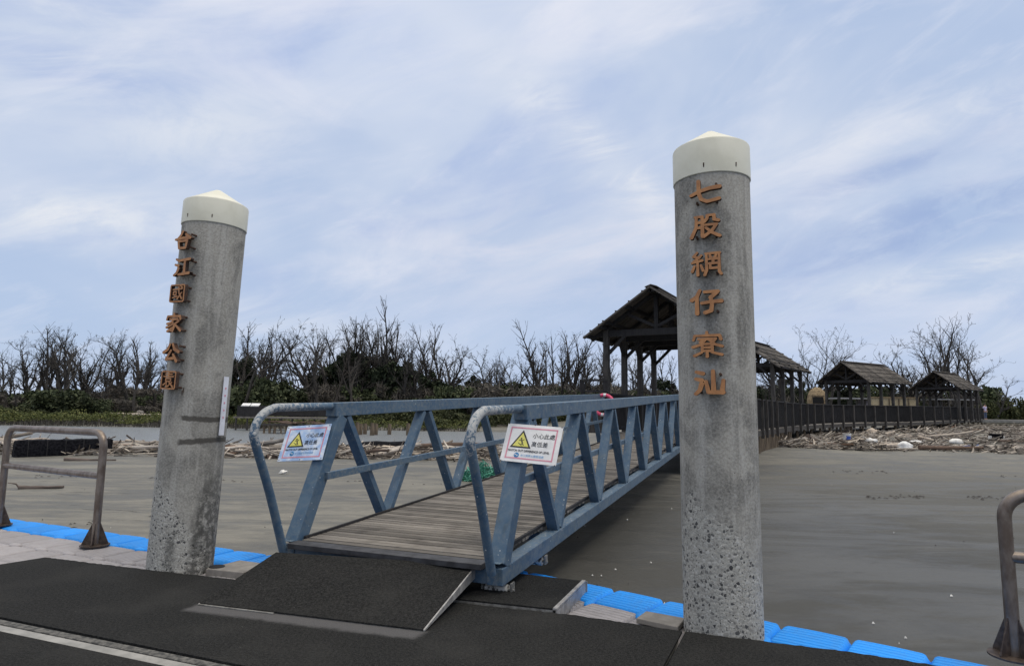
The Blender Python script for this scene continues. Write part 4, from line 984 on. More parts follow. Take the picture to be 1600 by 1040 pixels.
def shelter(label, ridge, az, zd, L=6.0, hw=2.12, ze=3.95, zr=5.4, group='open timber shelters along the boardwalk'):
    """ridge = front end of the ridge; local x = along ridge, y = left"""
    e = thing('timber_shelter', label, 'shelter', (ridge[0], ridge[1], 0), math.pi / 2 - az, group)
    sl = (zr - ze) / hw
    for s in (1, -1):
        m = MB(); nb = 44; w_ = L / nb
        for k in range(nb):
            x = w_ * (k + 0.5); jit = random.uniform(-0.008, 0.008); e0 = random.uniform(-0.03, 0.03)
            a = Vector((x, s * 0.01, zr + jit)); b = Vector((x, s * (hw + e0), ze + jit))
            m.beam(a, b, w_ * 0.93, 0.03, (0, 0, 1))
        for k in range(5):
            u = 0.12 + k * 0.2; y = s * hw * u
            m.beam((-0.06, y, zr - sl * hw * u + 0.045), (L + 0.06, y, zr - sl * hw * u + 0.045), 0.045, 0.045)
        m.build('roof_slope', M['roofwood'], e)
    m = MB()
    for s in (1, -1):
        m.beam((0, s * 0.09, zr + 0.035), (L, s * 0.09, zr + 0.035), 0.2, 0.025, (0, s * 0.35, 1))
    m.build('ridge_cap', M['roofwood'], e)
    py = hw - 0.48; hb = ze + 0.02
    xs = [0.55 + k * (L - 1.1) / 3 for k in range(4)]
    for i, x in enumerate(xs):
        for s in (1, -1):
            MB().beam((x, s * py, zd), (x, s * py, hb + 0.22), 0.17, 0.17, (1, 0, 0)).build('post', M['postwood'], e)
            br = MB(); br.beam((x + 0.0, s * py, hb - 0.62), (x, s * (py - 0.66), hb + 0.02), 0.09, 0.10, (1, 0, 0))
            if i: br.beam((x - 0.08, s * py, hb - 0.5), (x - 0.55, s * py, hb + 0.12), 0.08, 0.09, (0, 1, 0))
            br.build('knee_brace', M['darkwood'], e)
        MB().beam((x, -hw + 0.10, hb + 0.08), (x, hw - 0.10, hb + 0.08), 0.12, 0.20).build('tie_beam', M['darkwood'], e)
        t = MB(); zb = hb + 0.18
        t.beam((x, 0, zb), (x, 0, zr - 0.12), 0.12, 0.13, (1, 0, 0)); t.build('king_post', M['darkwood'], e)
        t = MB()
        for s in (1, -1):
            t.beam((x, s * 0.06, zb + 0.08), (x, s * hw * 0.42, zr - sl * hw * 0.42 - 0.14), 0.09, 0.09, (1, 0, 0))
            t.beam((x, s * (hw + 0.02), ze - 0.08), (x, s * 0.02, zr - 0.1), 0.1, 0.16, (1, 0, 0))
        t.build('rafter_truss', M['darkwood'], e)
    for s in (1, -1):
        MB().beam((0.0, s * py, hb + 0.27), (L, s * py, hb + 0.27), 0.14, 0.16).build('eave_beam', M['darkwood'], e)
        f = MB(); f.beam((-0.035, s * (hw + 0.05), ze - 0.07), (-0.035, s * 0.0, zr - 0.04 + 0.02), 0.05, 0.16, (1, 0, 0)); f.build('bargeboard', M['roofwood'], e)
    pu = MB()
    for u in (0.03, 0.36, 0.68, 0.97):
        for s in (1, -1): pu.beam((0.0, s * hw * u, zr - sl * hw * u - 0.06), (L, s * hw * u, zr - sl * hw * u - 0.06), 0.09, 0.11)
    pu.build('purlin', M['darkwood'], e)
    return e
shelter('nearest dark timber shelter, tall gable seen left of the right pillar', (4.17, 19.05), R(30), 0.93, zr=5.36)
shelter('second timber shelter, right slope seen just beside the right pillar', (11.25, 32.35), R(39), 0.96, hw=2.2, ze=3.9, zr=5.45)
shelter('third timber shelter with whole plank roof and gable, behind the railing', (24.85, 48.1), R(58), 1.05, ze=3.98, zr=5.55)
shelter('farthest and smallest looking timber shelter at the boardwalk end', (37.75, 57.2), R(51), 1.2, ze=3.95, zr=5.55)

# life ring and its timber stand at the gangway's shore end
def ring():
    c = Vector((lat(945, 18.6), 18.6, 1.78))
    e = thing('life_ring', 'red and white life ring at the shore end of the gangway', 'life ring', c, R(-20)); e.rotation_euler = (R(80), R(12), R(-25))
    Rm, rm, n, k = 0.29, 0.05, 48, 12; mb = MB()
    for i in range(n):
        for j in range(k):
            a = 2 * math.pi * i / n; b = 2 * math.pi * j / k; mb.v.append(((Rm + rm * math.cos(b)) * math.cos(a), (Rm + rm * math.cos(b)) * math.sin(a), rm * math.sin(b)))
    for i in range(n):
        for j in range(k):
            mb.f.append((i * k + j, ((i + 1) % n) * k + j, ((i + 1) % n) * k + (j + 1) % k, i * k + (j + 1) % k)); mb.m.append(1 if (i % 12) in (0, 1) else 0)
    mb.build('ring_body', [M['red'], M['ringwhite']], e, smooth=True)
    s = thing('timber_stand', 'dark timber board stand behind the far end of left gangway rail', 'stand', (lat(930, 19.3), 19.3, 0.9), R(-20))
    for x in (-0.34, 0.34): MB().box((x, 0, 0.75), (0.12, 0.12, 1.5)).build('post', M['darkwood'], s)
    b = MB(); b.box((0, 0, 1.62), (0.86, 0.16, 0.06)); b.box((0, 0, 1.29), (0.86, 0.14, 0.06)); b.box((-0.39, 0, 1.455), (0.09, 0.13, 0.27)); b.box((0.36, 0, 1.455), (0.14, 0.13, 0.27)); b.build('open_box', M['darkwood'], s)
    MB().box((-0.02, 0.0, 0.5), (0.54, 0.06, 0.9)).build('board', M['postwood'], s)
ring()

# ------------------------------------------------------------------ huts beyond the boardwalk
def hut_small():
    Y = 56; x = lat(1279.5, Y); e = thing('thatched_hut', 'small round straw hut with dark opening left of the third shelter', 'hut', (x, Y, 1.3), R(-20))
    m = MB(); prof = [(0.78, 1.0), (0.80, 1.5), (0.74, 1.95), (0.58, 2.3), (0.36, 2.52), (0.1, 2.62)]
    n = 26; vs = []; fs = []
    for r_, z in prof:
        for j in range(n):
            a = 2 * math.pi * j / n; q = r_ * (1 + random.uniform(-.04, .04)); vs.append((q * math.cos(a), q * math.sin(a) * 0.9, z + random.uniform(-.03, .03)))
    for i in range(len(prof) - 1):
        for j in range(n): fs.append((i * n + j, i * n + (j + 1) % n, (i + 1) * n + (j + 1) % n, (i + 1) * n + j))
    fs.append(tuple((len(prof) - 1) * n + j for j in range(n)))
    m.add(vs, fs); m.build('thatch', M['thatch'], e)
    MB().lathe([(0.72, -1.1), (0.72, 1.1)], 16).build('wall', M['thatch_wall'], e)
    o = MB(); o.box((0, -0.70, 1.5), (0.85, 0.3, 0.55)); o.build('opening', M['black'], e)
    f = MB(); f.box((0, -0.80, 1.84), (0.98, 0.08, 0.07)); f.box((0, -0.80, 1.17), (0.98, 0.08, 0.07)); f.build('frame', M['stake'], e)
hut_small()
def shed():
    Y = 66; x0, x1 = lat(1300, Y), lat(1362, Y)
    e = thing('tin_roof_shed', 'low open shed with flat grey tin roof behind the third shelter', 'shed', ((x0 + x1) / 2, Y, 0.6))
    L = x1 - x0
    MB().box((0, 0, 2.62), (L, 3.0, 0.12)).build('roof', M['tin'], e)
    for k in range(5): MB().box((-L / 2 + 0.3 + k * (L - 0.6) / 4, -1.2, 1.28), (0.12, 0.12, 2.56)).build('post', M['postwood'], e)
    MB().box((L * 0.36, 0.3, 1.3), (L * 0.24, 0.1, 2.4)).build('side_panel', simple('lilac_grey_panel', (0.24, 0.23, 0.30), (0.2, 0.19, 0.25), 3, 0.8), e)
    Y = 64; x0, x1 = lat(1361, Y), lat(1436, Y); L = x1 - x0
    e = thing('straw_wall', 'long pale straw matting wall seen between shelter posts', 'wall', ((x0 + x1) / 2, Y, 0.6))
    MB().box((0, 0, 1.35), (L, 0.25, 2.7)).build('matting', M['thatch_wall'], e)
    r = MB(); r.box((0, 0, 2.74), (L + 0.1, 0.4, 0.10)); r.build('coping', M['thatch'], e)
    for k in range(6): MB().box((-L / 2 + k * L / 5, -0.17, 1.35), (0.09, 0.09, 2.7)).build('post', M['stake'], e)
    tag(MB().box((lat(1364, 60), 60, 1.55), (0.9, 0.7, 0.55)).build('plastic_cover', M['bluebin'], bevel=0.08), 'blue plastic cover at foot of the straw wall', 'cover')
    Y = 74; x0, x1 = lat(1452, Y), lat(1512, Y); L = x1 - x0
    e = thing('tin_roof_shed', 'low shed with thin grey roof behind the farthest shelter', 'shed', ((x0 + x1) / 2, Y, 0.7))
    MB().box((0, 0, 2.75), (L, 3, 0.1)).build('roof', M['tin'], e)
    for k in range(4): MB().box((-L / 2 + 0.3 + k * (L - 0.6) / 3, -1.2, 1.35), (0.12, 0.12, 2.7)).build('post', M['postwood'], e)
    MB().box((-L * 0.2, 0.8, 1.0), (L * 0.3, 0.1, 1.9)).build('back_panel', M['thatch_wall'], e)
shed()
def slab():
    Y = 70; pts = [(lat(1530, 69), 68.6), (lat(1720, 69), 68.9), (lat(1720, 72), 73.5), (lat(1536, 72), 73.5)]
    tag(MB().prism(pts, 0.95, 1.28).build('path', M['concrete_slab'], bevel=0.02), 'low grey slab path running right from the boardwalk end', None, kind='structure')
slab()
def person():
    Y = 70.2; c = Vector((lat(1541.5, Y), Y, 1.281))
    e = thing('person', 'person in lilac top and blue jeans standing at the boardwalk end', 'person', c, R(15))
    def skin(name, verts, edges, radii, mat, parent, root=0):
        me = D.meshes.new(name); me.from_pydata(verts, edges, []); me.materials.append(mat); o = D.objects.new(name, me); COL.objects.link(o); o.parent = parent
        sk = o.modifiers.new('skin', 'SKIN')
        for i, r_ in enumerate(radii):
            s = me.skin_vertices[0].data[i]; s.radius = r_ if isinstance(r_, tuple) else (r_, r_); s.use_root = i == root
        su = o.modifiers.new('sub', 'SUBSURF'); su.levels = 2; su.render_levels = 2
        return o
    V = [(0, 0, 0.86), (0, 0.01, 1.05), (0, 0, 1.28), (0, 0.0, 1.40), (0, 0, 1.48), (0, -0.01, 1.53), (0, -0.02, 1.62),
         (-0.09, 0, 0.80), (-0.10, 0.01, 0.45), (-0.10, 0.03, 0.08), (-0.11, -0.10, 0.03), (0.09, 0, 0.80), (0.10, -0.01, 0.45), (0.11, 0.02, 0.08), (0.12, -0.11, 0.03),
         (-0.17, 0, 1.36), (-0.23, 0.02, 1.10), (-0.22, -0.06, 0.86), (-0.21, -0.10, 0.77), (0.17, 0, 1.36), (0.23, 0.02, 1.10), (0.22, -0.06, 0.86), (0.21, -0.10, 0.77)]
    E_ = [(0, 1), (1, 2), (2, 3), (3, 4), (4, 5), (5, 6), (0, 7), (7, 8), (8, 9), (9, 10), (0, 11), (11, 12), (12, 13), (13, 14), (3, 15), (15, 16), (16, 17), (17, 18), (3, 19), (19, 20), (20, 21), (21, 22)]
    Rr = [(0.14, 0.10), (0.12, 0.09), (0.15, 0.10), (0.10, 0.08), 0.05, 0.07, 0.085, 0.085, 0.055, 0.042, 0.035, 0.085, 0.055, 0.042, 0.035, 0.055, 0.04, 0.032, 0.03, 0.055, 0.04, 0.032, 0.03]
    body = skin('body', V, E_, Rr, M['skin'], e)
    skin('shirt', [(0, 0, 0.84), (0, 0.01, 1.05), (0, 0, 1.28), (0, 0, 1.41), (-0.17, 0, 1.365), (-0.22, 0.01, 1.16), (0.17, 0, 1.365), (0.22, 0.01, 1.16)], [(0, 1), (1, 2), (2, 3), (3, 4), (4, 5), (3, 6), (6, 7)], [(0.165, 0.125), (0.15, 0.115), (0.175, 0.125), (0.11, 0.095), 0.075, 0.065, 0.075, 0.065], M['lilac'], e)
    skin('jeans', [(0, 0, 0.87), (-0.092, 0, 0.76), (-0.10, 0.01, 0.45), (-0.10, 0.03, 0.09), (0.092, 0, 0.76), (0.10, -0.01, 0.45), (0.11, 0.02, 0.09)], [(0, 1), (1, 2), (2, 3), (0, 4), (4, 5), (5, 6)], [(0.155, 0.115), 0.1, 0.072, 0.06, 0.1, 0.072, 0.06], M['denim'], e)
    h = MB(); h.lathe([(0.03, -0.06), (0.085, -0.04), (0.10, 0.03), (0.075, 0.085), (0.02, 0.105)], 16, (0, 0.015, 1.625)); h.build('hair', M['hair'], e, smooth=True)
person()

# ------------------------------------------------------------------ left bank structures
def platform():
    Y = 58; x0, x1 = lat(376, Y), lat(520, Y); z = 0.62
    e = thing('viewing_platform', 'dark timber viewing platform with info boards across the channel', 'platform', ((x0 + x1) / 2, Y, 0)); L = x1 - x0
    MB().box((0, 0, z), (L, 2.4, 0.14)).build('deck', M['deckwood'], e)
    for k in range(9): MB().tube([(-L / 2 + 0.2 + k * (L - 0.4) / 8, -1.0, -1.2), (-L / 2 + 0.2 + k * (L - 0.4) / 8, -1.0, z - 0.072)], 0.09, 8).build('pile', M['postwood'], e)
    r = MB(); r.box((0, 1.1, z + 0.95), (L, 0.1, 0.08)); r.box((0, 1.1, z + 0.5), (L, 0.06, 0.74)); r.build('railing', M['darkwood'], e)
    r = MB(); r.box((-L / 2 + 1.45, -0.9, z + 0.56), (2.5, 0.08, 0.98)); r.build('railing', M['darkwood'], e)
    b = MB(); b.box((-L / 2 + 0.9, -0.75, z + 1.10), (0.75, 0.5, 0.05), Matrix.Rotation(R(30), 3, 'X')); b.box((-L / 2 + 1.72, -0.75, z + 1.10), (0.75, 0.5, 0.05), Matrix.Rotation(R(30), 3, 'X')); b.build('info_board', M['ringwhite'], e)
    x0, x1 = lat(421, 52), lat(512, 52); L = x1 - x0
    e = thing('collapsed_pier', 'broken brown timber pier sagging on thin posts in the channel', 'pier', ((x0 + x1) / 2, 52, 0))
    m = MB()
    for k in range(12): m.box((-L / 2 + (k + 0.5) * L / 12, random.uniform(-.2, .2), 0.36 + 0.08 * math.sin(k)), (L / 12 * 0.9, 2.3, 0.06), Matrix.Rotation(random.uniform(-.12, .12), 3, 'Y'))
    m.build('deck', M['drift_dark'], e)
    m = MB(); m.box((0, -1.1, 0.2), (L, 0.1, 0.14)); m.build('beam', M['postwood'], e)
    for k in range(11): MB().tube([(-L / 2 + 0.15 + k * (L - 0.3) / 10 + random.uniform(-.15, .15), -1.05, -1.3), (-L / 2 + 0.15 + k * (L - 0.3) / 10, -1.0, 0.3)], 0.06 + 0.05 * random.random(), 7).build('post', M['stake'], e)
    for i, px in enumerate((561, 566, 573, 584, 590, 611, 548, 640)):
        Yp = 50 + (i % 3); x = lat(px, Yp); o = MB().tube([(0, 0, -0.5), (0.02, 0, 0.55), (0.02, 0.01, random.uniform(1.0, 1.25))], [0.17, 0.16, 0.14], 9).build('timber_pile', M['stake']); o.location = (x, Yp, -0.75)
        tag(o, 'old cut timber pile standing in the channel behind the gangway', 'pile', 'old piles in the channel')
    Y = 104; x = lat(482, Y); e = thing('low_house', 'distant low house with brown grey roof between the trees', 'house', (x, Y, 0.6))
    MB().box((0, 0, 1.25), (5.0, 4, 2.5)).build('wall', M['tin'], e)
    m = MB(); m.add([(-3.2, -2.6, 2.2), (3.2, -2.6, 2.2), (3.2, 2.6, 2.2), (-3.2, 2.6, 2.2), (-2.4, 0, 3.6), (2.4, 0, 3.6)], [(0, 1, 5, 4), (1, 2, 5), (2, 3, 4, 5), (3, 0, 4), (3, 2, 1, 0)]); m.build('roof', M['greyroof'], e)
    w_ = MB(); w_.box((1.2, -2.03, 1.5), (1.6, 0.06, 0.9)); w_.build('window', M['ringwhite'], e)
platform()

# ------------------------------------------------------------------ dead trees
def rvec(): return Vector((random.gauss(0, 1), random.gauss(0, 1), random.gauss(0, 1))).normalized()
def grow(seed, H, kind):
    random.seed(seed); tr, cr, tf = MB(), MB(), MB()
    def limb(p, d, L, r, depth):
        n = max(3, int(L / 0.55)); pts = [p]; rad = [r]; q = p.copy(); dd = d.copy(); kids = []
        wob = 0.20 if kind == 'slim' else 0.34
        for i in range(n):
            dd = (dd + rvec() * wob * (0.6 + depth * 0.25) + Vector((0, 0, 0.06 if depth < 2 else 0.07))).normalized(); q = q + dd * L / n; pts.append(q.copy()); rad.append(max(0.013, r * (1 - 0.80 * (i + 1) / n)))
            u = (i + 1) / n
            if depth < 4 and u > (0.30 if depth == 0 else 0.15):
                pr = (0.62 if kind == 'slim' else 0.55) if depth == 0 else 0.5 if depth == 1 else 0.42
                for _ in range(2):
                    if random.random() < pr: kids.append((q.copy(), dd.copy(), rad[-1], u))
        (tr if depth < 2 else cr).tube(pts, rad, 6 if depth == 0 else 4 if depth == 1 else 3, cap=False)
        if depth >= 2 and kind in ('slim', 'gnarl') and random.random() < 0.09:
            for _ in range(4 + random.randint(0, 5)):
                c = random.choice(pts[1:]) + rvec() * 0.12; a = (rvec() + Vector((0, 0, 0.5))) * random.uniform(.09, .20); b = rvec() * random.uniform(.02, .05); tf.add([c - a, c + b, c + a, c - b], [(0, 1, 2, 3)])
        for (kp, kd, kr, u) in kids:
            s = kd.cross(rvec()).normalized()
            if kind == 'slim': sp = random.uniform(0.45, 0.95); kl = L * (0.40 if depth == 0 else 0.52) * random.uniform(0.5, 1.1) * (1.15 - 0.65 * u)
            else: sp = random.uniform(0.5, 1.25); kl = L * (0.50 if depth == 0 else 0.55) * random.uniform(0.5, 1.15) * (1.1 - 0.45 * u)
            nd = (kd * math.cos(sp) + s * math.sin(sp) + Vector((0, 0, 0.22))).normalized()
            if kl > 0.22: limb(kp, nd, kl, min(kr * 0.75, 0.045 * kl + 0.016), depth + 1)
    if kind == 'clump':
        for k in range(4): limb(Vector((random.uniform(-.5, .5), random.uniform(-.5, .5), -0.3)), Vector((random.uniform(-.45, .45), random.uniform(-.3, .3), 1)).normalized(), H * random.uniform(0.75, 1.0), 0.13 * H / 9, 0)
    elif kind == 'snag':
        limb(Vector((0, 0, -0.3)), Vector((random.uniform(-.1, .1), 0, 1)), H, 0.02 * H, 2)
    else:
        limb(Vector((0, 0, -0.3)), Vector((random.uniform(-.14, .14), random.uniform(-.14, .14), 1)).normalized(), H, (0.017 if kind == 'slim' else 0.023) * H + 0.05, 0)
    return tr, cr, tf
TREE = []
for i in range(13):
    kind = ['slim', 'slim', 'gnarl', 'slim', 'gnarl', 'slim', 'gnarl', 'slim', 'slim', 'gnarl', 'clump', 'snag', 'clump'][i]
    tr, cr, tf = grow(100 + i, 10.0, kind)
    bk = M['bark'] if i % 3 else M['bark_pale']
    for q, mm in ((tr, 0), (cr, 0), (tf, 1)): q.m = [mm] * len(q.f)
    b0 = len(cr.v); cr.v += tf.v; cr.f += [tuple(k + b0 for k in f) for f in tf.f]; cr.m += tf.m
    zt = max(v[2] for v in (cr.v + tr.v))
    TREE.append((tr.mesh('trunk', bk), cr.mesh('crown', [bk, M['tuft']]) if cr.f else None, zt))
random.seed(21)
def tree(px, Y, ytop, v, label, group, width=1.0):
    base = gz(lat(px, Y), Y); hor = 640 + 0.01396 * (px - 800)
    Hh = 1.6 + (hor - ytop) * 0.001 * Y - base
    tr, cr, zt = TREE[v]; s = Hh / zt
    e = thing('dead_tree', label, 'tree', (lat(px, Y), Y, base), random.uniform(0, 6.28), group); e.scale = (s * width, s * width, s)
    for nm, me in (('trunk', tr), ('crown', cr)):
        if me is None: continue
        o = D.objects.new(nm, me); COL.objects.link(o); o.parent = e
LG = 'bare slim dead tree in the far left grove behind the shrubs'
for px, Y, yt, v in [(-18, 84, 545, 0), (3, 88, 538, 3), (20, 80, 548, 2), (35, 86, 528, 5), (50, 92, 520, 1), (62, 79, 518, 6), (75, 88, 502, 0), (90, 84, 522, 7), (103, 90, 505, 8), (112, 80, 530, 3), (126, 86, 515, 1), (138, 90, 514, 9), (150, 82, 522, 4), (163, 92, 528, 5), (178, 84, 522, 8), (192, 88, 512, 2), (203, 81, 516, 6), (214, 90, 520, 0), (226, 86, 528, 7), (236, 92, 542, 3), (262, 88, 530, 1), (285, 90, 535, 5), (310, 86, 528, 8), (335, 88, 520, 3)]:
    tree(px, Y, yt, v, LG, 'dead trees of the left grove')
    if random.random() < .85: tree(px + random.uniform(4, 11), Y + random.choice([-9, -7, 4, 7]), yt + random.uniform(4, 26), (v * 3 + 2) % 10, LG, 'dead trees of the left grove')
tree(244, 78, 548, 11, 'broken bare snag trunk just left of the left pillar', 'lone dead trunks')
ML = 'bare dead tree standing right of the left pillar across the channel'
for px, Y, yt, v in [(362, 84, 520, 8), (376, 80, 512, 6), (390, 86, 498, 0), (402, 82, 487, 4), (415, 84, 500, 9), (428, 88, 545, 2), (440, 84, 552, 6)]:
    tree(px, Y, yt, v, ML, 'dead trees right of the left pillar')
    if random.random() < .8: tree(px + random.uniform(3, 9), Y + random.choice([-8, 5]), yt + random.uniform(10, 30), (v * 3 + 1) % 10, ML, 'dead trees right of the left pillar')
tree(466, 83, 534, 9, 'lone bare tree with windswept top left of the house roof', 'lone dead trunks', 0.6)
CG = 'bare dead tree in the tall dense middle grove behind the gangway'
for px, Y, yt, v in [(487, 84, 500, 6), (495, 80, 492, 4), (506, 86, 505, 2), (518, 82, 508, 9), (528, 88, 505, 5), (537, 84, 498, 0), (549, 80, 505, 4), (556, 86, 498, 7), (566, 82, 500, 1), (575, 88, 496, 3), (584, 84, 490, 8), (596, 86, 500, 6), (604, 88, 488, 5), (622, 84, 500, 7), (632, 88, 492, 8), (645, 82, 520, 2), (655, 86, 525, 0), (668, 84, 515, 3), (682, 82, 508, 1), (702, 84, 530, 9)]:
    tree(px, Y, yt, v, CG, 'dead trees of the middle grove')
    if random.random() < .8: tree(px + random.uniform(3, 8), Y + random.choice([-8, -6, 5]), yt + random.uniform(6, 30), (v * 3 + 1) % 10, CG, 'dead trees of the middle grove')
tree(613, 82, 468, 1, 'tallest bare dead tree, topping the middle grove', 'lone dead trunks', 0.8)
tree(692, 86, 500, 7, 'tall slender bare tree at right end of the middle grove', 'lone dead trunks', 0.9)
tree(723, 84, 545, 11, 'thin bare broken trunk in the gap right of the middle grove', 'lone dead trunks')
SG = 'short twisted dead tree in the low gap left of the nearest shelter'
for px, Y, yt, v in [(742, 80, 565, 4), (757, 84, 555, 9), (768, 80, 540, 6), (780, 86, 545, 2), (790, 82, 540, 4), (803, 86, 548, 9), (815, 80, 558, 6), (826, 84, 570, 11)]:
    tree(px, Y, yt, v, SG, 'short twisted dead trees')
RG = 'bare dead tree in the grove just left of the nearest shelter'
for px, Y, yt, v in [(838, 84, 525, 3), (852, 80, 500, 1), (862, 86, 518, 5), (872, 82, 514, 8), (883, 88, 510, 0), (893, 82, 515, 7), (905, 86, 520, 2), (916, 82, 530, 3), (928, 86, 528, 8), (940, 84, 540, 5), (965, 88, 550, 1), (990, 84, 548, 6), (1010, 88, 555, 9), (1035, 82, 545, 4), (1048, 86, 540, 8)]:
    tree(px, Y, yt, v, RG, 'dead trees left of the nearest shelter')
    if random.random() < .75: tree(px + random.uniform(3, 8), Y + random.choice([-6, 5]), yt + random.uniform(6, 24), (v * 3 + 1) % 10, RG, 'dead trees left of the nearest shelter')
for px, Y, yt, v, wd in [(1192, 76, 560, 6, .8), (1240, 70, 522, 4, .9), (1276, 72, 506, 10, .8), (1298, 74, 530, 9, .9), (1256, 80, 560, 2, .8)]:
    tree(px, Y, yt, v, 'gnarled bare tree between the second and third shelters', 'gnarled trees between the shelters', wd)
for px, Y, yt, v in [(1325, 92, 585, 7), (1388, 92, 565, 1), (1400, 96, 560, 8), (1410, 90, 572, 5)]:
    tree(px, Y, yt, v, 'thin bare tree behind the third shelter roof', 'thin trees behind the third shelter')
tree(1488, 72, 482, 12, 'biggest branching bare tree clump above the farthest shelter', 'large trees at right', 0.85)
for px, Y, yt, v in [(1440, 76, 528, 4), (1462, 80, 520, 6), (1505, 78, 530, 2), (1474, 84, 500, 1), (1500, 84, 498, 8), (1520, 82, 560, 9)]:
    tree(px, Y, yt, v, 'bare branching tree crowding the clump above the farthest shelter', 'large trees at right')
tree(1540, 76, 515, 9, 'crooked slender bare tree right of the farthest shelter', 'large trees at right', 0.6)
tree(1556, 80, 585, 6, 'low bare tree leaning over the bushes at far right', 'large trees at right')

# ------------------------------------------------------------------ shrubs and evergreen undergrowth
def leaf_mesh(seed, n, ell, sz, mat, core=True, up_bias=0.0, long=1.0):
    random.seed(seed); mb = MB(); a, b, c = ell
    cl = [(Vector((random.uniform(-.8, .8) * a, random.uniform(-.8, .8) * b, random.uniform(0.08, 0.92) * c)), random.uniform(0.22, 0.45)) for _ in range(22)]
    k = 0
    while k < n:
        q, r_ = random.choice(cl); p = q + rvec() * r_ * min(a, c) * (random.random() ** 0.5)
        if (p.x / a) ** 2 + (p.y / b) ** 2 > 1.1 or p.z < 0.0 or p.z > c * 1.05: k += 0.2; continue
        if (p.x / a) ** 2 + ((p.z - 0.35 * c) / (0.72 * c)) ** 2 > 1.12: k += 0.2; continue
        d = (rvec() + Vector((0, 0, up_bias))).normalized(); s = sz * random.uniform(0.6, 1.4); e1 = d * s * long; e2 = d.cross(rvec()).normalized() * s * 0.55
        mb.add([p - e1, p + e2, p + e1, p - e2], [(0, 1, 2, 3)]); k += 1
    return mb.mesh('foliage', mat)
def stems(seed, n, a, c, mat):
    random.seed(seed); mb = MB()
    for _ in range(n):
        p = Vector((random.uniform(-.5, .5) * a, random.uniform(-.5, .5) * a, -0.2)); q = p + Vector((random.uniform(-.35, .35) * a, random.uniform(-.35, .35) * a, c * random.uniform(0.5, 0.9))); mb.tube([p, p.lerp(q, 0.5) + rvec() * 0.1, q], [0.05, 0.035, 0.012], 4)
    return mb.mesh('stem', mat)
SHR = {'shrub': [leaf_mesh(s, 2600, (2.2, 1.8, 1.9), 0.13, M['leaf']) for s in (1, 2, 3)], 'olive': [leaf_mesh(s, 2000, (1.8, 1.5, 1.2), 0.11, M['leaf_olive'], up_bias=0.6) for s in (4, 5)],
       'needle': [leaf_mesh(s, 3600, (1.7, 1.7, 6.0), 0.16, M['needle'], up_bias=0.5, long=1.7) for s in (6, 7, 8)], 'brush': [leaf_mesh(s, 2600, (2.2, 1.8, 1.8), 0.055, M['scrub_brown'], up_bias=0.5, long=6.5) for s in (9, 10)]}
STM = {k: stems(50 + i, 9, 1.4, {'shrub': 1.5, 'olive': 1.0, 'needle': 5.2, 'brush': 1.5}[k], M['bark']) for i, k in enumerate(SHR)}
SHH = {'shrub': 1.9, 'olive': 1.2, 'needle': 6.0, 'brush': 1.8}
random.seed(33)
def shrub(px, Y, ytop, kind, label, group, wd=1.0):
    x = lat(px, Y); base = gz(x, Y); hor = 640 + 0.01396 * (px - 800); Hh = max(0.5, 1.6 + (hor - ytop) * 0.001 * Y - base); s = Hh / SHH[kind]
    e = thing({'shrub': 'green_shrub', 'olive': 'olive_shrub', 'needle': 'evergreen_tree', 'brush': 'dry_brush'}[kind], label, 'tree' if kind == 'needle' else 'shrub', (x, Y, base), random.uniform(0, 6.28), group)
    k = s ** 0.5 if kind != 'needle' else s ** 0.3
    e.scale = (k * wd, k * wd, s)
    for nm, me in (('foliage', random.choice(SHR[kind])), ('trunk' if kind == 'needle' else 'stem', STM[kind])):
        o = D.objects.new(nm, me); COL.objects.link(o); o.parent = e
for px in range(-30, 265, 17):
    if random.random() < .18: continue
    shrub(px + random.uniform(-5, 5), random.uniform(76, 82), random.uniform(606, 636), random.choice(['shrub', 'shrub', 'brush']), 'dark green or dry shrub along the foot of the left grove', 'shrubs under the left grove', 1.15)
for px in range(-20, 265, 22):
    shrub(px + random.uniform(-5, 5), random.uniform(84, 92), random.uniform(604, 622), random.choice(['brush', 'brush', 'shrub']), 'tall dry brush among the left grove trunks', 'brush under the left grove', 1.3)
for px, yt in ((75, 618), (100, 608), (125, 612), (146, 622)): shrub(px, 70.5, yt + 2, 'shrub', 'big rounded dark green bush on the sand before the left grove', 'rounded bushes left', 1.15)
for px, yt in ((5, 628), (28, 632), (50, 634), (-20, 630)): shrub(px, 67, yt + 6, 'olive', 'low olive bush on the bank at the left edge', 'olive bushes at the left edge', 1.2)
for px in range(352, 440, 14): shrub(px, random.uniform(70, 78), random.uniform(590, 632), 'shrub', 'dense dark green shrub right of the left pillar', 'shrubs right of the left pillar', 1.2)
for px, yt in ((360, 560), (372, 555), (392, 575), (412, 590)): shrub(px, 84, yt, 'needle', 'dark evergreen tree behind the left pillar', 'evergreens by the left pillar', 1.1)
for px, yt in ((492, 585), (508, 570), (522, 560), (536, 566), (550, 545), (566, 560), (580, 550), (596, 562), (612, 560), (628, 555), (644, 572), (658, 578), (672, 585), (690, 592), (706, 600)):
    shrub(px, random.uniform(79, 90), yt, 'needle', 'dark evergreen tree filling the foot of the middle grove', 'evergreens of the middle grove', 1.2)
for px in range(450, 735, 16): shrub(px, random.uniform(76, 82), random.uniform(600, 634), 'shrub' if random.random() < .6 else 'brush', 'dark shrub at the foot of the middle grove', 'shrubs under the middle grove', 1.2)
for px, yt in ((730, 590), (748, 585), (838, 600), (1042, 590), (1225, 585), (1248, 590), (1300, 598), (1320, 600), (1200, 600)): shrub(px, random.uniform(80, 90), yt, 'needle', 'small evergreen tree standing among the bare trees', 'scattered small evergreens', 0.9)
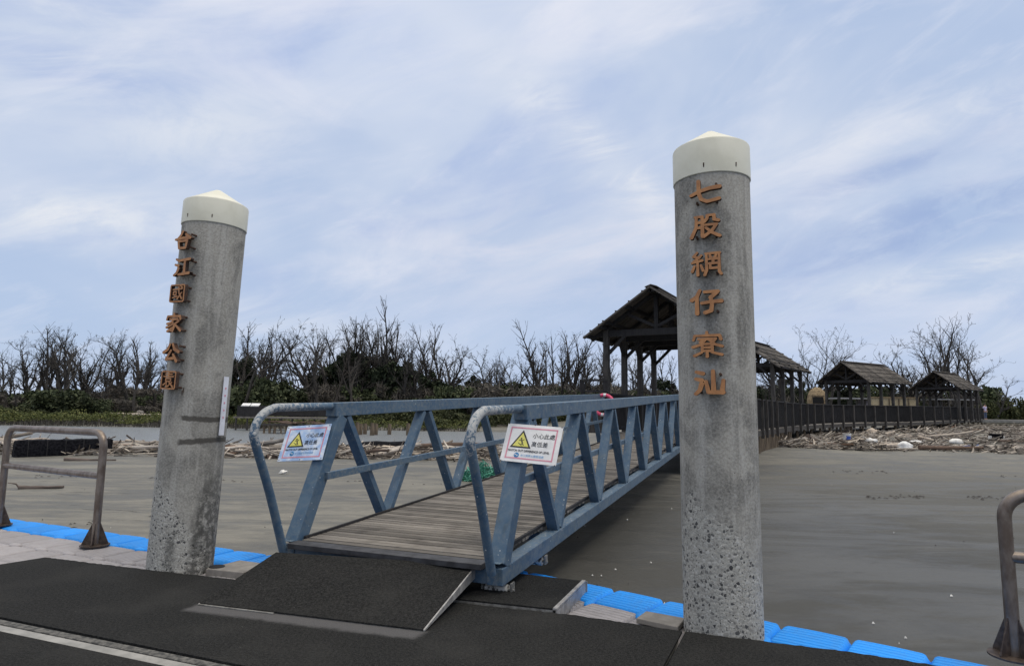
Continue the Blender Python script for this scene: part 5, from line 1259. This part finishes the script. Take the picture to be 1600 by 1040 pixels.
for px in range(740, 1060, 17): shrub(px, random.uniform(78, 86), random.uniform(600, 618), random.choice(['shrub', 'brush', 'brush']), 'dry brush and shrub left of and behind the nearest shelter', 'brush behind the nearest shelter', 1.25)
for px in range(1175, 1320, 17): shrub(px, random.uniform(84, 94), random.uniform(606, 622), random.choice(['shrub', 'brush']), 'shrub behind the second and third shelters', 'shrubs behind the shelters', 1.25)
for px in range(1330, 1540, 20): shrub(px, random.uniform(92, 100), random.uniform(606, 622), random.choice(['shrub', 'brush']), 'shrub far behind the third and farthest shelters', 'shrubs far behind the shelters', 1.3)
for px, yt in ((1549, 634), (1562, 626), (1574, 634), (1592, 638), (1606, 622), (1628, 630), (1650, 620)): shrub(px, random.uniform(80, 86), yt, random.choice(['shrub', 'olive']), 'green bush behind the slab path at far right', 'bushes at far right', 0.85)
for px, Y, yt in ((530, 66, 648), (552, 67, 645), (575, 68, 642), (600, 66, 650), (622, 68, 640), (645, 67, 644), (668, 66, 638), (690, 68, 640), (712, 66, 646), (682, 63, 652), (735, 68, 646), (760, 66, 648), (790, 68, 645), (820, 66, 648), (850, 68, 644), (880, 70, 640), (905, 70, 642)):
    shrub(px, Y, yt, 'olive', 'low yellow green mangrove bush on the bank behind the gangway', 'mangrove bushes behind the gangway', 1.15)

# mangrove seedling belt at the water's edge (uncountable)
random.seed(5)
tp, stp = MB(), MB()
for x0, x1, n in ((-58, -31.5, 2600), (-30.5, -22.5, 800), (-22.5, -3, 900)):
    for _ in range(n):
        x = random.uniform(x0, x1); y = random.uniform(60.8, 65.5); b = gz(x, y); h = random.uniform(0.75, 1.35) * (0.75 + 0.5 * mnoise.noise(Vector((x * .4, y * .4, 3))))
        if x > -22.5: h *= 0.7
        w_ = 0.035; stp.add([(x - w_, y, b - 0.1), (x + w_, y, b - 0.1), (x + random.uniform(-.1, .1), y, b + h * 0.7)], [(0, 1, 2)])
        for _k in range(5):
            c = Vector((x + random.gauss(0, .12), y + random.gauss(0, .12), b + h * random.uniform(0.62, 1.0))); a = rvec() * 0.10; q = rvec() * 0.06; tp.add([c - a, c + q, c + a, c - q], [(0, 1, 2, 3)])
o = tp.build('mangrove_leaves', M['reed_top']); tag(o, 'yellow green tops of young mangroves along the far water edge', 'mangroves', kind='stuff')
o = stp.build('mangrove_stems', M['reed_stem']); tag(o, 'grey stems of young mangroves along the far water edge', 'mangroves', kind='stuff')

# ------------------------------------------------------------------ driftwood and beach wrack
def log_mesh(seed, mat, L, r, stubs, crook):
    random.seed(seed); mb = MB(); n = 9; pts = []; rad = []; p = Vector((-L / 2, 0, 0)); d = Vector((1, 0, 0))
    for i in range(n):
        pts.append(p.copy()); rad.append(r * (1 - 0.5 * i / n) * random.uniform(0.82, 1.15)); d = (d + Vector((0, random.gauss(0, crook), random.gauss(0, crook * 0.5)))).normalized(); p = p + d * L / (n - 1)
    mb.tube(pts, rad, 8)
    for _ in range(stubs):
        i = random.randint(0, n - 2); a = pts[i]; q = (rvec() + Vector((0, 0, 0.6))).normalized(); l = random.uniform(.2, .55) * min(1, L / 2); m1 = a + q * l * 0.5 + rvec() * 0.04; mb.tube([a, m1, a + q * l + rvec() * .06], [rad[i] * .5, rad[i] * .38, rad[i] * .18], 5)
    return mb.mesh('driftwood', mat, False)
LOGS = []
for i in range(14):
    mat = [M['drift'], M['drift'], M['drift_dark'], M['drift_pale'], M['drift']][i % 5]
    LOGS.append(log_mesh(200 + i, mat, [2.6, 1.8, 3.4, 1.2, 2.2, 0.9, 1.5][i % 7], [0.09, 0.07, 0.11, 0.05, 0.08, 0.06, 0.12][i % 7], [1, 3, 0, 2, 1, 4, 2][i % 7], [0.06, 0.12, 0.04, 0.2, 0.08, 0.25, 0.1][i % 7]))
random.seed(77)
def drift(x, y, rz, v, s, label, group, tilt=0.05, lift=0.0):
    o = D.objects.new('driftwood_log', LOGS[v]); COL.objects.link(o)
    o.location = (x, y, gz(x, y) + 0.05 * s + lift); o.scale = (s, s, s); o.rotation_euler = (random.uniform(0, 6.28), random.gauss(0, tilt), rz); tag(o, label, 'driftwood', group)
LGRP = 'bleached driftwood log in the wrack line left of the gangway'
for k in range(140):
    px = random.uniform(-30, 780); y = 23.5 + random.random() ** 1.4 * 7.5; x = lat(px, y)
    if px < 260 and y < 25.5: y += 2.2; x = lat(px, y)
    drift(x, y, random.gauss(0.0, 0.35), random.randrange(14), random.uniform(0.6, 1.35), LGRP, 'driftwood left of the gangway', 0.06, random.choice([0, 0, 0, .08, .14]))
RGRP = 'bleached driftwood log heaped on the sand below the boardwalk railing'
for k in range(150):
    px = random.uniform(1188, 1640); hi = max(31.5, min(56, lerp_tab(DEPTH, px) - 1.5)); y = 29.2 + random.random() ** 1.2 * (hi - 29.2); x = lat(px, y)
    drift(x, y, random.gauss(0.0, 0.5) + (0.3 if random.random() < .3 else 0), random.randrange(14), random.choice([0.35, 0.45, 0.5, 0.6, 0.75, 0.9]), RGRP, 'driftwood below the boardwalk', 0.16, random.choice([0, 0, .06, .14]))
# named pieces
def big_log(px, Y, L, r, mat, label, rz=0.0, group=None, dx=0.0):
    me = log_mesh(int(px) + 900, mat, L, r, 1, 0.03); o = D.objects.new('driftwood_log', me); COL.objects.link(o); x = lat(px, Y); o.location = (x, Y, gz(x, Y) + r * 0.7); o.rotation_euler = (0.4, 0, rz); tag(o, label, 'driftwood', group); return o
big_log(205, 24.2, 4.4, 0.12, M['drift_pale'], 'long straight pale log left of the left pillar', 0.02)
big_log(235, 26.6, 5.0, 0.10, M['drift_pale'], 'thin white plank like log behind the black block', 0.05)
big_log(215, 72.4, 9.0, 0.22, M['drift_pale'], 'very long pale log on the far sand strip left of the left pillar', 0.0)
big_log(575, 27.0, 2.4, 0.14, M['drift_pale'], 'short thick cream log on the sand behind the left truss', 0.03)
big_log(640, 28.5, 3.0, 0.13, M['drift'], 'tan forked log right of the black charred log', -0.1)
big_log(655, 30.0, 3.2, 0.15, M['drift_dark'], 'reddish brown log above the black charred log', 0.05)
big_log(1245, 29.0, 4.5, 0.10, M['drift_pale'], 'long cream log at the lower edge of the right wrack', 0.03)
big_log(1300, 28.6, 8.0, 0.09, M['drift'], 'longest thin tan pole at the foot of right wrack', 0.02)
big_log(1350, 29.4, 3.6, 0.14, M['drift_pale'], 'thick white log left of the white sack', 0.06)
big_log(1570, 31.5, 4.5, 0.11, M['drift'], 'tan log running off the photo at far right', -0.02)
big_log(1470, 38.5, 4.2, 0.10, M['drift_pale'], 'long white log lying high in the right wrack', 0.04)
o = big_log(85, 22.0, 0.9, 0.05, M['drift_dark'], 'small dark stick lying on the sand under the handrail', 0.2); o.location = (lat(80, 14.5), 14.5, gz(-10, 14.5) + 0.03)
o = big_log(150, 21.0, 1.5, 0.07, M['drift_dark'], 'dark branch on sand beside the black block', 0.15)
# weed-black netted foam block
def black_block():
    e = thing('foam_block', 'long black net wrapped foam block behind the left handrail', 'foam block', (-15.75, 22.95, gz(-15.7, 22.9) - 0.02), R(44))
    mb = MB(); n = 24; L = 2.85; hh, ww = 0.60, 0.62; pr = []
    for j in range(16): a = 2 * math.pi * j / 16; c, s = math.cos(a), math.sin(a); k = 1 / max(abs(c), abs(s)) ** 0.82; pr.append((c * k * ww / 2, s * k * hh / 2 + hh / 2 - 0.03))
    vs = []; fs = []
    for i in range(n + 1):
        x = -L / 2 + L * i / n; q = 1 if 0 < i < n else 0.93
        for (a, b) in pr: vs.append((x + random.uniform(-.02, .02), a * q + random.uniform(-.012, .012), (b - .24) * q + .24 + random.uniform(-.014, .014)))
    for i in range(n):
        for j in range(16): fs.append((i * 16 + j, i * 16 + (j + 1) % 16, (i + 1) * 16 + (j + 1) % 16, (i + 1) * 16 + j))
    fs += [tuple(reversed(range(16))), tuple(n * 16 + j for j in range(16))]
    mb.add(vs, fs).build('block', M['tar'], e)
    r = MB()
    for k in range(5): x = -L / 2 + 0.35 + k * 0.53; r.tube([(x, pr[j][0] * 1.02, (pr[j][1] - .24) * 1.03 + .24) for j in list(range(16)) + [0]], 0.014, 5)
    r.build('rope', M['darkwood'], e)
    Y = 27.6; e = thing('charred_log', 'black charred log with white shell patches behind the left truss', 'log', (lat(613, Y), Y, gz(-5, Y) + 0.16), R(4))
    mb = MB(); mb.tube([(-1.25, 0, 0), (-0.6, 0.02, 0.02), (0, 0, 0.0), (0.6, 0.03, 0.02), (1.25, 0, 0)], [0.20, 0.24, 0.23, 0.24, 0.19], 12); b = mb.build('log', M['tar'], e)
    f = MB()
    for _ in range(26):
        x = random.uniform(-1.15, 1.0); a = R(random.uniform(185, 255)); f.lathe([(0.02 + .05 * random.random(), -.01), (0.02, .015)], 7, (x, math.cos(a) * .235 - .0, math.sin(a) * .12))
    f.v = [(x, y - .11, z) for x, y, z in f.v]
    f.build('shell_patch', M['foam'], b)
black_block()
def blob(name, loc, size, mat, label, cat, seed, lump=0.12, n=2, rz=0):
    bm = bmesh.new(); bmesh.ops.create_icosphere(bm, subdivisions=n + 1, radius=1)
    for v in bm.verts:
        k = 1 + lump * mnoise.noise(v.co * 1.7 + Vector((seed, 0, 0))) * 2 + lump * 0.6 * mnoise.noise(v.co * 4 + Vector((0, seed, 0))); v.co *= k
        v.co.z = max(v.co.z, -0.55); v.co = Vector((v.co.x * size[0], v.co.y * size[1], v.co.z * size[2]))
    me = D.meshes.new(name); bm.to_mesh(me); bm.free(); me.materials.append(mat); me.polygons.foreach_set('use_smooth', [True] * len(me.polygons)); o = D.objects.new(name, me); COL.objects.link(o); o.location = (loc[0], loc[1], gz(loc[0], loc[1]) + size[2] * 0.5 + (loc[2] if len(loc) > 2 else 0)); o.rotation_euler = (0, 0, rz); tag(o, label, cat); return o
P = lambda px, Y: (lat(px, Y), Y)
blob('white_sack', P(1411, 29.3), (0.40, 0.32, 0.24), M['sack'], 'bulging white woven sack in front of right wrack', 'sack', 3, 0.16)
blob('foam_chunk', P(1493, 34.5), (0.36, 0.22, 0.18), M['foam'], 'oblong white foam chunk right of the white sack', 'foam', 5, 0.06)
blob('crumpled_sheet', P(1430, 33.5), (0.52, 0.34, 0.13), M['sack'], 'crumpled white sheet lying behind the white sack', 'sheet', 8, 0.3)
blob('crumpled_sheet', P(1362, 33.0), (0.32, 0.3, 0.2), M['sack'], 'small rounded whitish bundle right of the paint pail', 'sheet', 9, 0.25)
blob('blue_tarp', P(1521, 31.5), (0.72, 0.3, 0.11), M['tarp'], 'dark blue tarp flattened against a log at right', 'tarp', 11, 0.3)
blob('foam_chunk', P(1325, 43) , (0.24, 0.2, 0.30), M['drift_pale'], 'pale upright chunk under the boardwalk rail', 'foam', 13, 0.2)
blob('foam_chunk', P(1363, 42), (0.42, 0.25, 0.26), M['drift_pale'], 'cream angular chunk in the wrack under the railing', 'foam', 15, 0.25)
blob('foam_chunk', P(468, 26), (0.12, 0.1, 0.14), M['foam'], 'white foam lump in the wrack behind the left sign', 'foam', 17, 0.2)
blob('foam_chunk', P(450, 18), (0.09, 0.08, 0.07), M['foam'], 'little white foam scrap on sand below the left sign', 'foam', 19, 0.3)
blob('rock', P(221, 73), (0.45, 0.4, 0.4), M['rock'], 'round grey boulder on the far sand strip', 'rock', 21, 0.15)
def pail():
    Y = 33.2; x, y = P(1322.5, Y); e = thing('paint_pail', 'white plastic pail with blue label standing in the right wrack', 'pail', (x, y, gz(x, y) + 0.10), R(20)); e.rotation_euler = (0, R(4), 0)
    MB().lathe([(0.17, 0), (0.20, 0.36), (0.212, 0.362), (0.212, 0.40), (0.19, 0.405)], 28).build('body', M['foam'], e, smooth=True, angle=35)
    n = 20; mb = MB(); vs = []
    for z, r_ in ((0.08, 0.1785), (0.28, 0.1955)):
        for j in range(n): a = R(-125 + 150 * j / (n - 1)); vs.append((r_ * math.cos(a), r_ * math.sin(a), z))
    mb.add(vs, [(j, j + 1, n + j + 1, n + j) for j in range(n - 1)]).build('label_band', M['bucketblue'], e)
    Y = 35.5; x, y = P(1556, Y); e = thing('black_tub', 'black plastic tub with white sides at far right wrack', 'tub', (x, y, gz(x, y) + 0.08), R(5))
    MB().lathe([(0.26, 0), (0.33, 0.36), (0.35, 0.37), (0.35, 0.40)], 24).build('body', M['tar'], e, smooth=True, angle=35)
    f = MB(); f.box((-0.37, 0, 0.16), (0.05, 0.2, 0.26)); f.box((0.37, 0, 0.16), (0.05, 0.2, 0.26)); f.build('handle', M['foam'], e)
pail()
def net():
    random.seed(9); Y = 17.2; x = lat(757, Y); mb = MB()
    for _ in range(1500):
        a = random.uniform(0, 6.28); r_ = random.random() ** 0.6 * 0.62; h = max(0.02, 0.5 * max(0.0, 1 - r_ / 0.65) ** 0.7 * random.random())
        c = Vector((math.cos(a) * r_ * 1.1, math.sin(a) * r_ * 0.7, h)); d = rvec() * 0.09; q = d.cross(rvec()).normalized() * 0.010; mb.add([c - d - q, c - d + q, c + d + q, c + d - q], [(0, 1, 2, 3)])
    o = mb.build('fishing_net', M['netgreen']); o.location = (x, Y, gz(x, Y)); tag(o, 'tangled green fishing net on the sand behind the gangway deck', 'net')
net()
# small litter too fine to count
random.seed(12); lit = [MB(), MB(), MB()]
for _ in range(15000):
    if random.random() < 0.42: px = random.uniform(-40, 820); y = 22.8 + abs(random.gauss(0, 3.0)); y = min(y, 31.4)
    else:
        px = random.uniform(1180, 1660); hi = max(31, min(62, lerp_tab(DEPTH, px) + 1)); y = 28.6 + random.random() ** 1.15 * (hi - 28.6)
    x = lat(px, y)
    # heaped in drifts with bare sand between
    hp = mnoise.noise(Vector((x * 0.35, y * 0.55, 1.7)))
    if hp < -0.04 and random.random() < 0.85: continue
    L = random.choice([.08, .12, .16, .22, .3, .45, .7]) * random.uniform(.7, 1.3); a = random.gauss(0, 0.8); el = random.gauss(0.10, 0.24); d = Vector((math.cos(a) * math.cos(el), math.sin(a) * math.cos(el), math.sin(el))) * L; p = Vector((x, y, gz(x, y) + random.uniform(0.01, 0.06) + max(0, hp) * random.random() * 0.45)); r_ = random.uniform(.008, .026) + (L > .15) * random.random() * .03
    random.choice(lit[:1] * 4 + lit[1:2] * 2 + lit[2:] * 2).tube([p - d, p + d * .2 + rvec() * .05 * L * 3, p + d], [r_, r_ * 1.1, r_ * .5], 4 if r_ > .03 else 3, cap=False)
for mb, mm, lab in zip(lit, (M['twigs'], simple('brown_litter', (0.125, 0.10, 0.08), (0.05, 0.042, 0.036), 2.2, 0.95), simple('pale_litter', (0.52, 0.47, 0.40), (0.36, 0.31, 0.26), 2.2, 0.95)), ('tan sticks and scraps strewn through the wrack', 'dark brown sticks and scraps strewn through the wrack', 'pale bleached sticks and scraps strewn through the wrack')):
    o = mb.build('driftwood_litter', mm); tag(o, lab, 'driftwood litter', kind='stuff')
random.seed(14); mb = MB(); md = MB()
for _ in range(80):
    y = 5.5 + random.random() ** 1.5 * 22; px = random.choice([random.uniform(0, 760), random.uniform(880, 1600), random.uniform(880, 1060)]); x = lat(px, y)
    p = Vector((x, y, gz(x, y) + 0.012)); s = random.uniform(.005, .016); (mb if random.random() < .5 else md).add([p + Vector((-s, 0, 0)), p + Vector((0, -s, .004)), p + Vector((s * 1.2, 0, 0)), p + Vector((0, s, .012)), p + Vector((0, 0, .02))], [(0, 1, 4), (1, 2, 4), (2, 3, 4), (3, 0, 4)])
for y0, xa, xb, n_ in ((14.8, 1240, 1640, 190), (19.5, 1150, 1640, 110), (11.0, 120, 330, 40), (16.5, 60, 700, 80)):
    for _ in range(n_):
        px = random.uniform(xa, xb)
        if mnoise.noise(Vector((px * .012, y0, 0))) < -0.05: continue
        y = y0 + 0.9 * mnoise.noise(Vector((px * .004, y0, 5))) + random.gauss(0, .16); x = lat(px, y); p = Vector((x, y, gz(x, y) + 0.012)); s = random.uniform(.008, .028)
        md.add([p + Vector((-s * 2.2, 0, 0)), p + Vector((0, -s, .004)), p + Vector((s * 2.5, s * .4, 0)), p + Vector((0, s, .010)), p + Vector((0, 0, .018))], [(0, 1, 4), (1, 2, 4), (2, 3, 4), (3, 0, 4)])
o = mb.build('shell_litter', M['foam']); tag(o, 'scattered white shell bits on the open sand', 'shell bits', kind='stuff')
o = md.build('bark_litter', M['bark']); tag(o, 'scattered dark bark bits on the open sand', 'bark bits', kind='stuff')
bpy.context.view_layer.update()
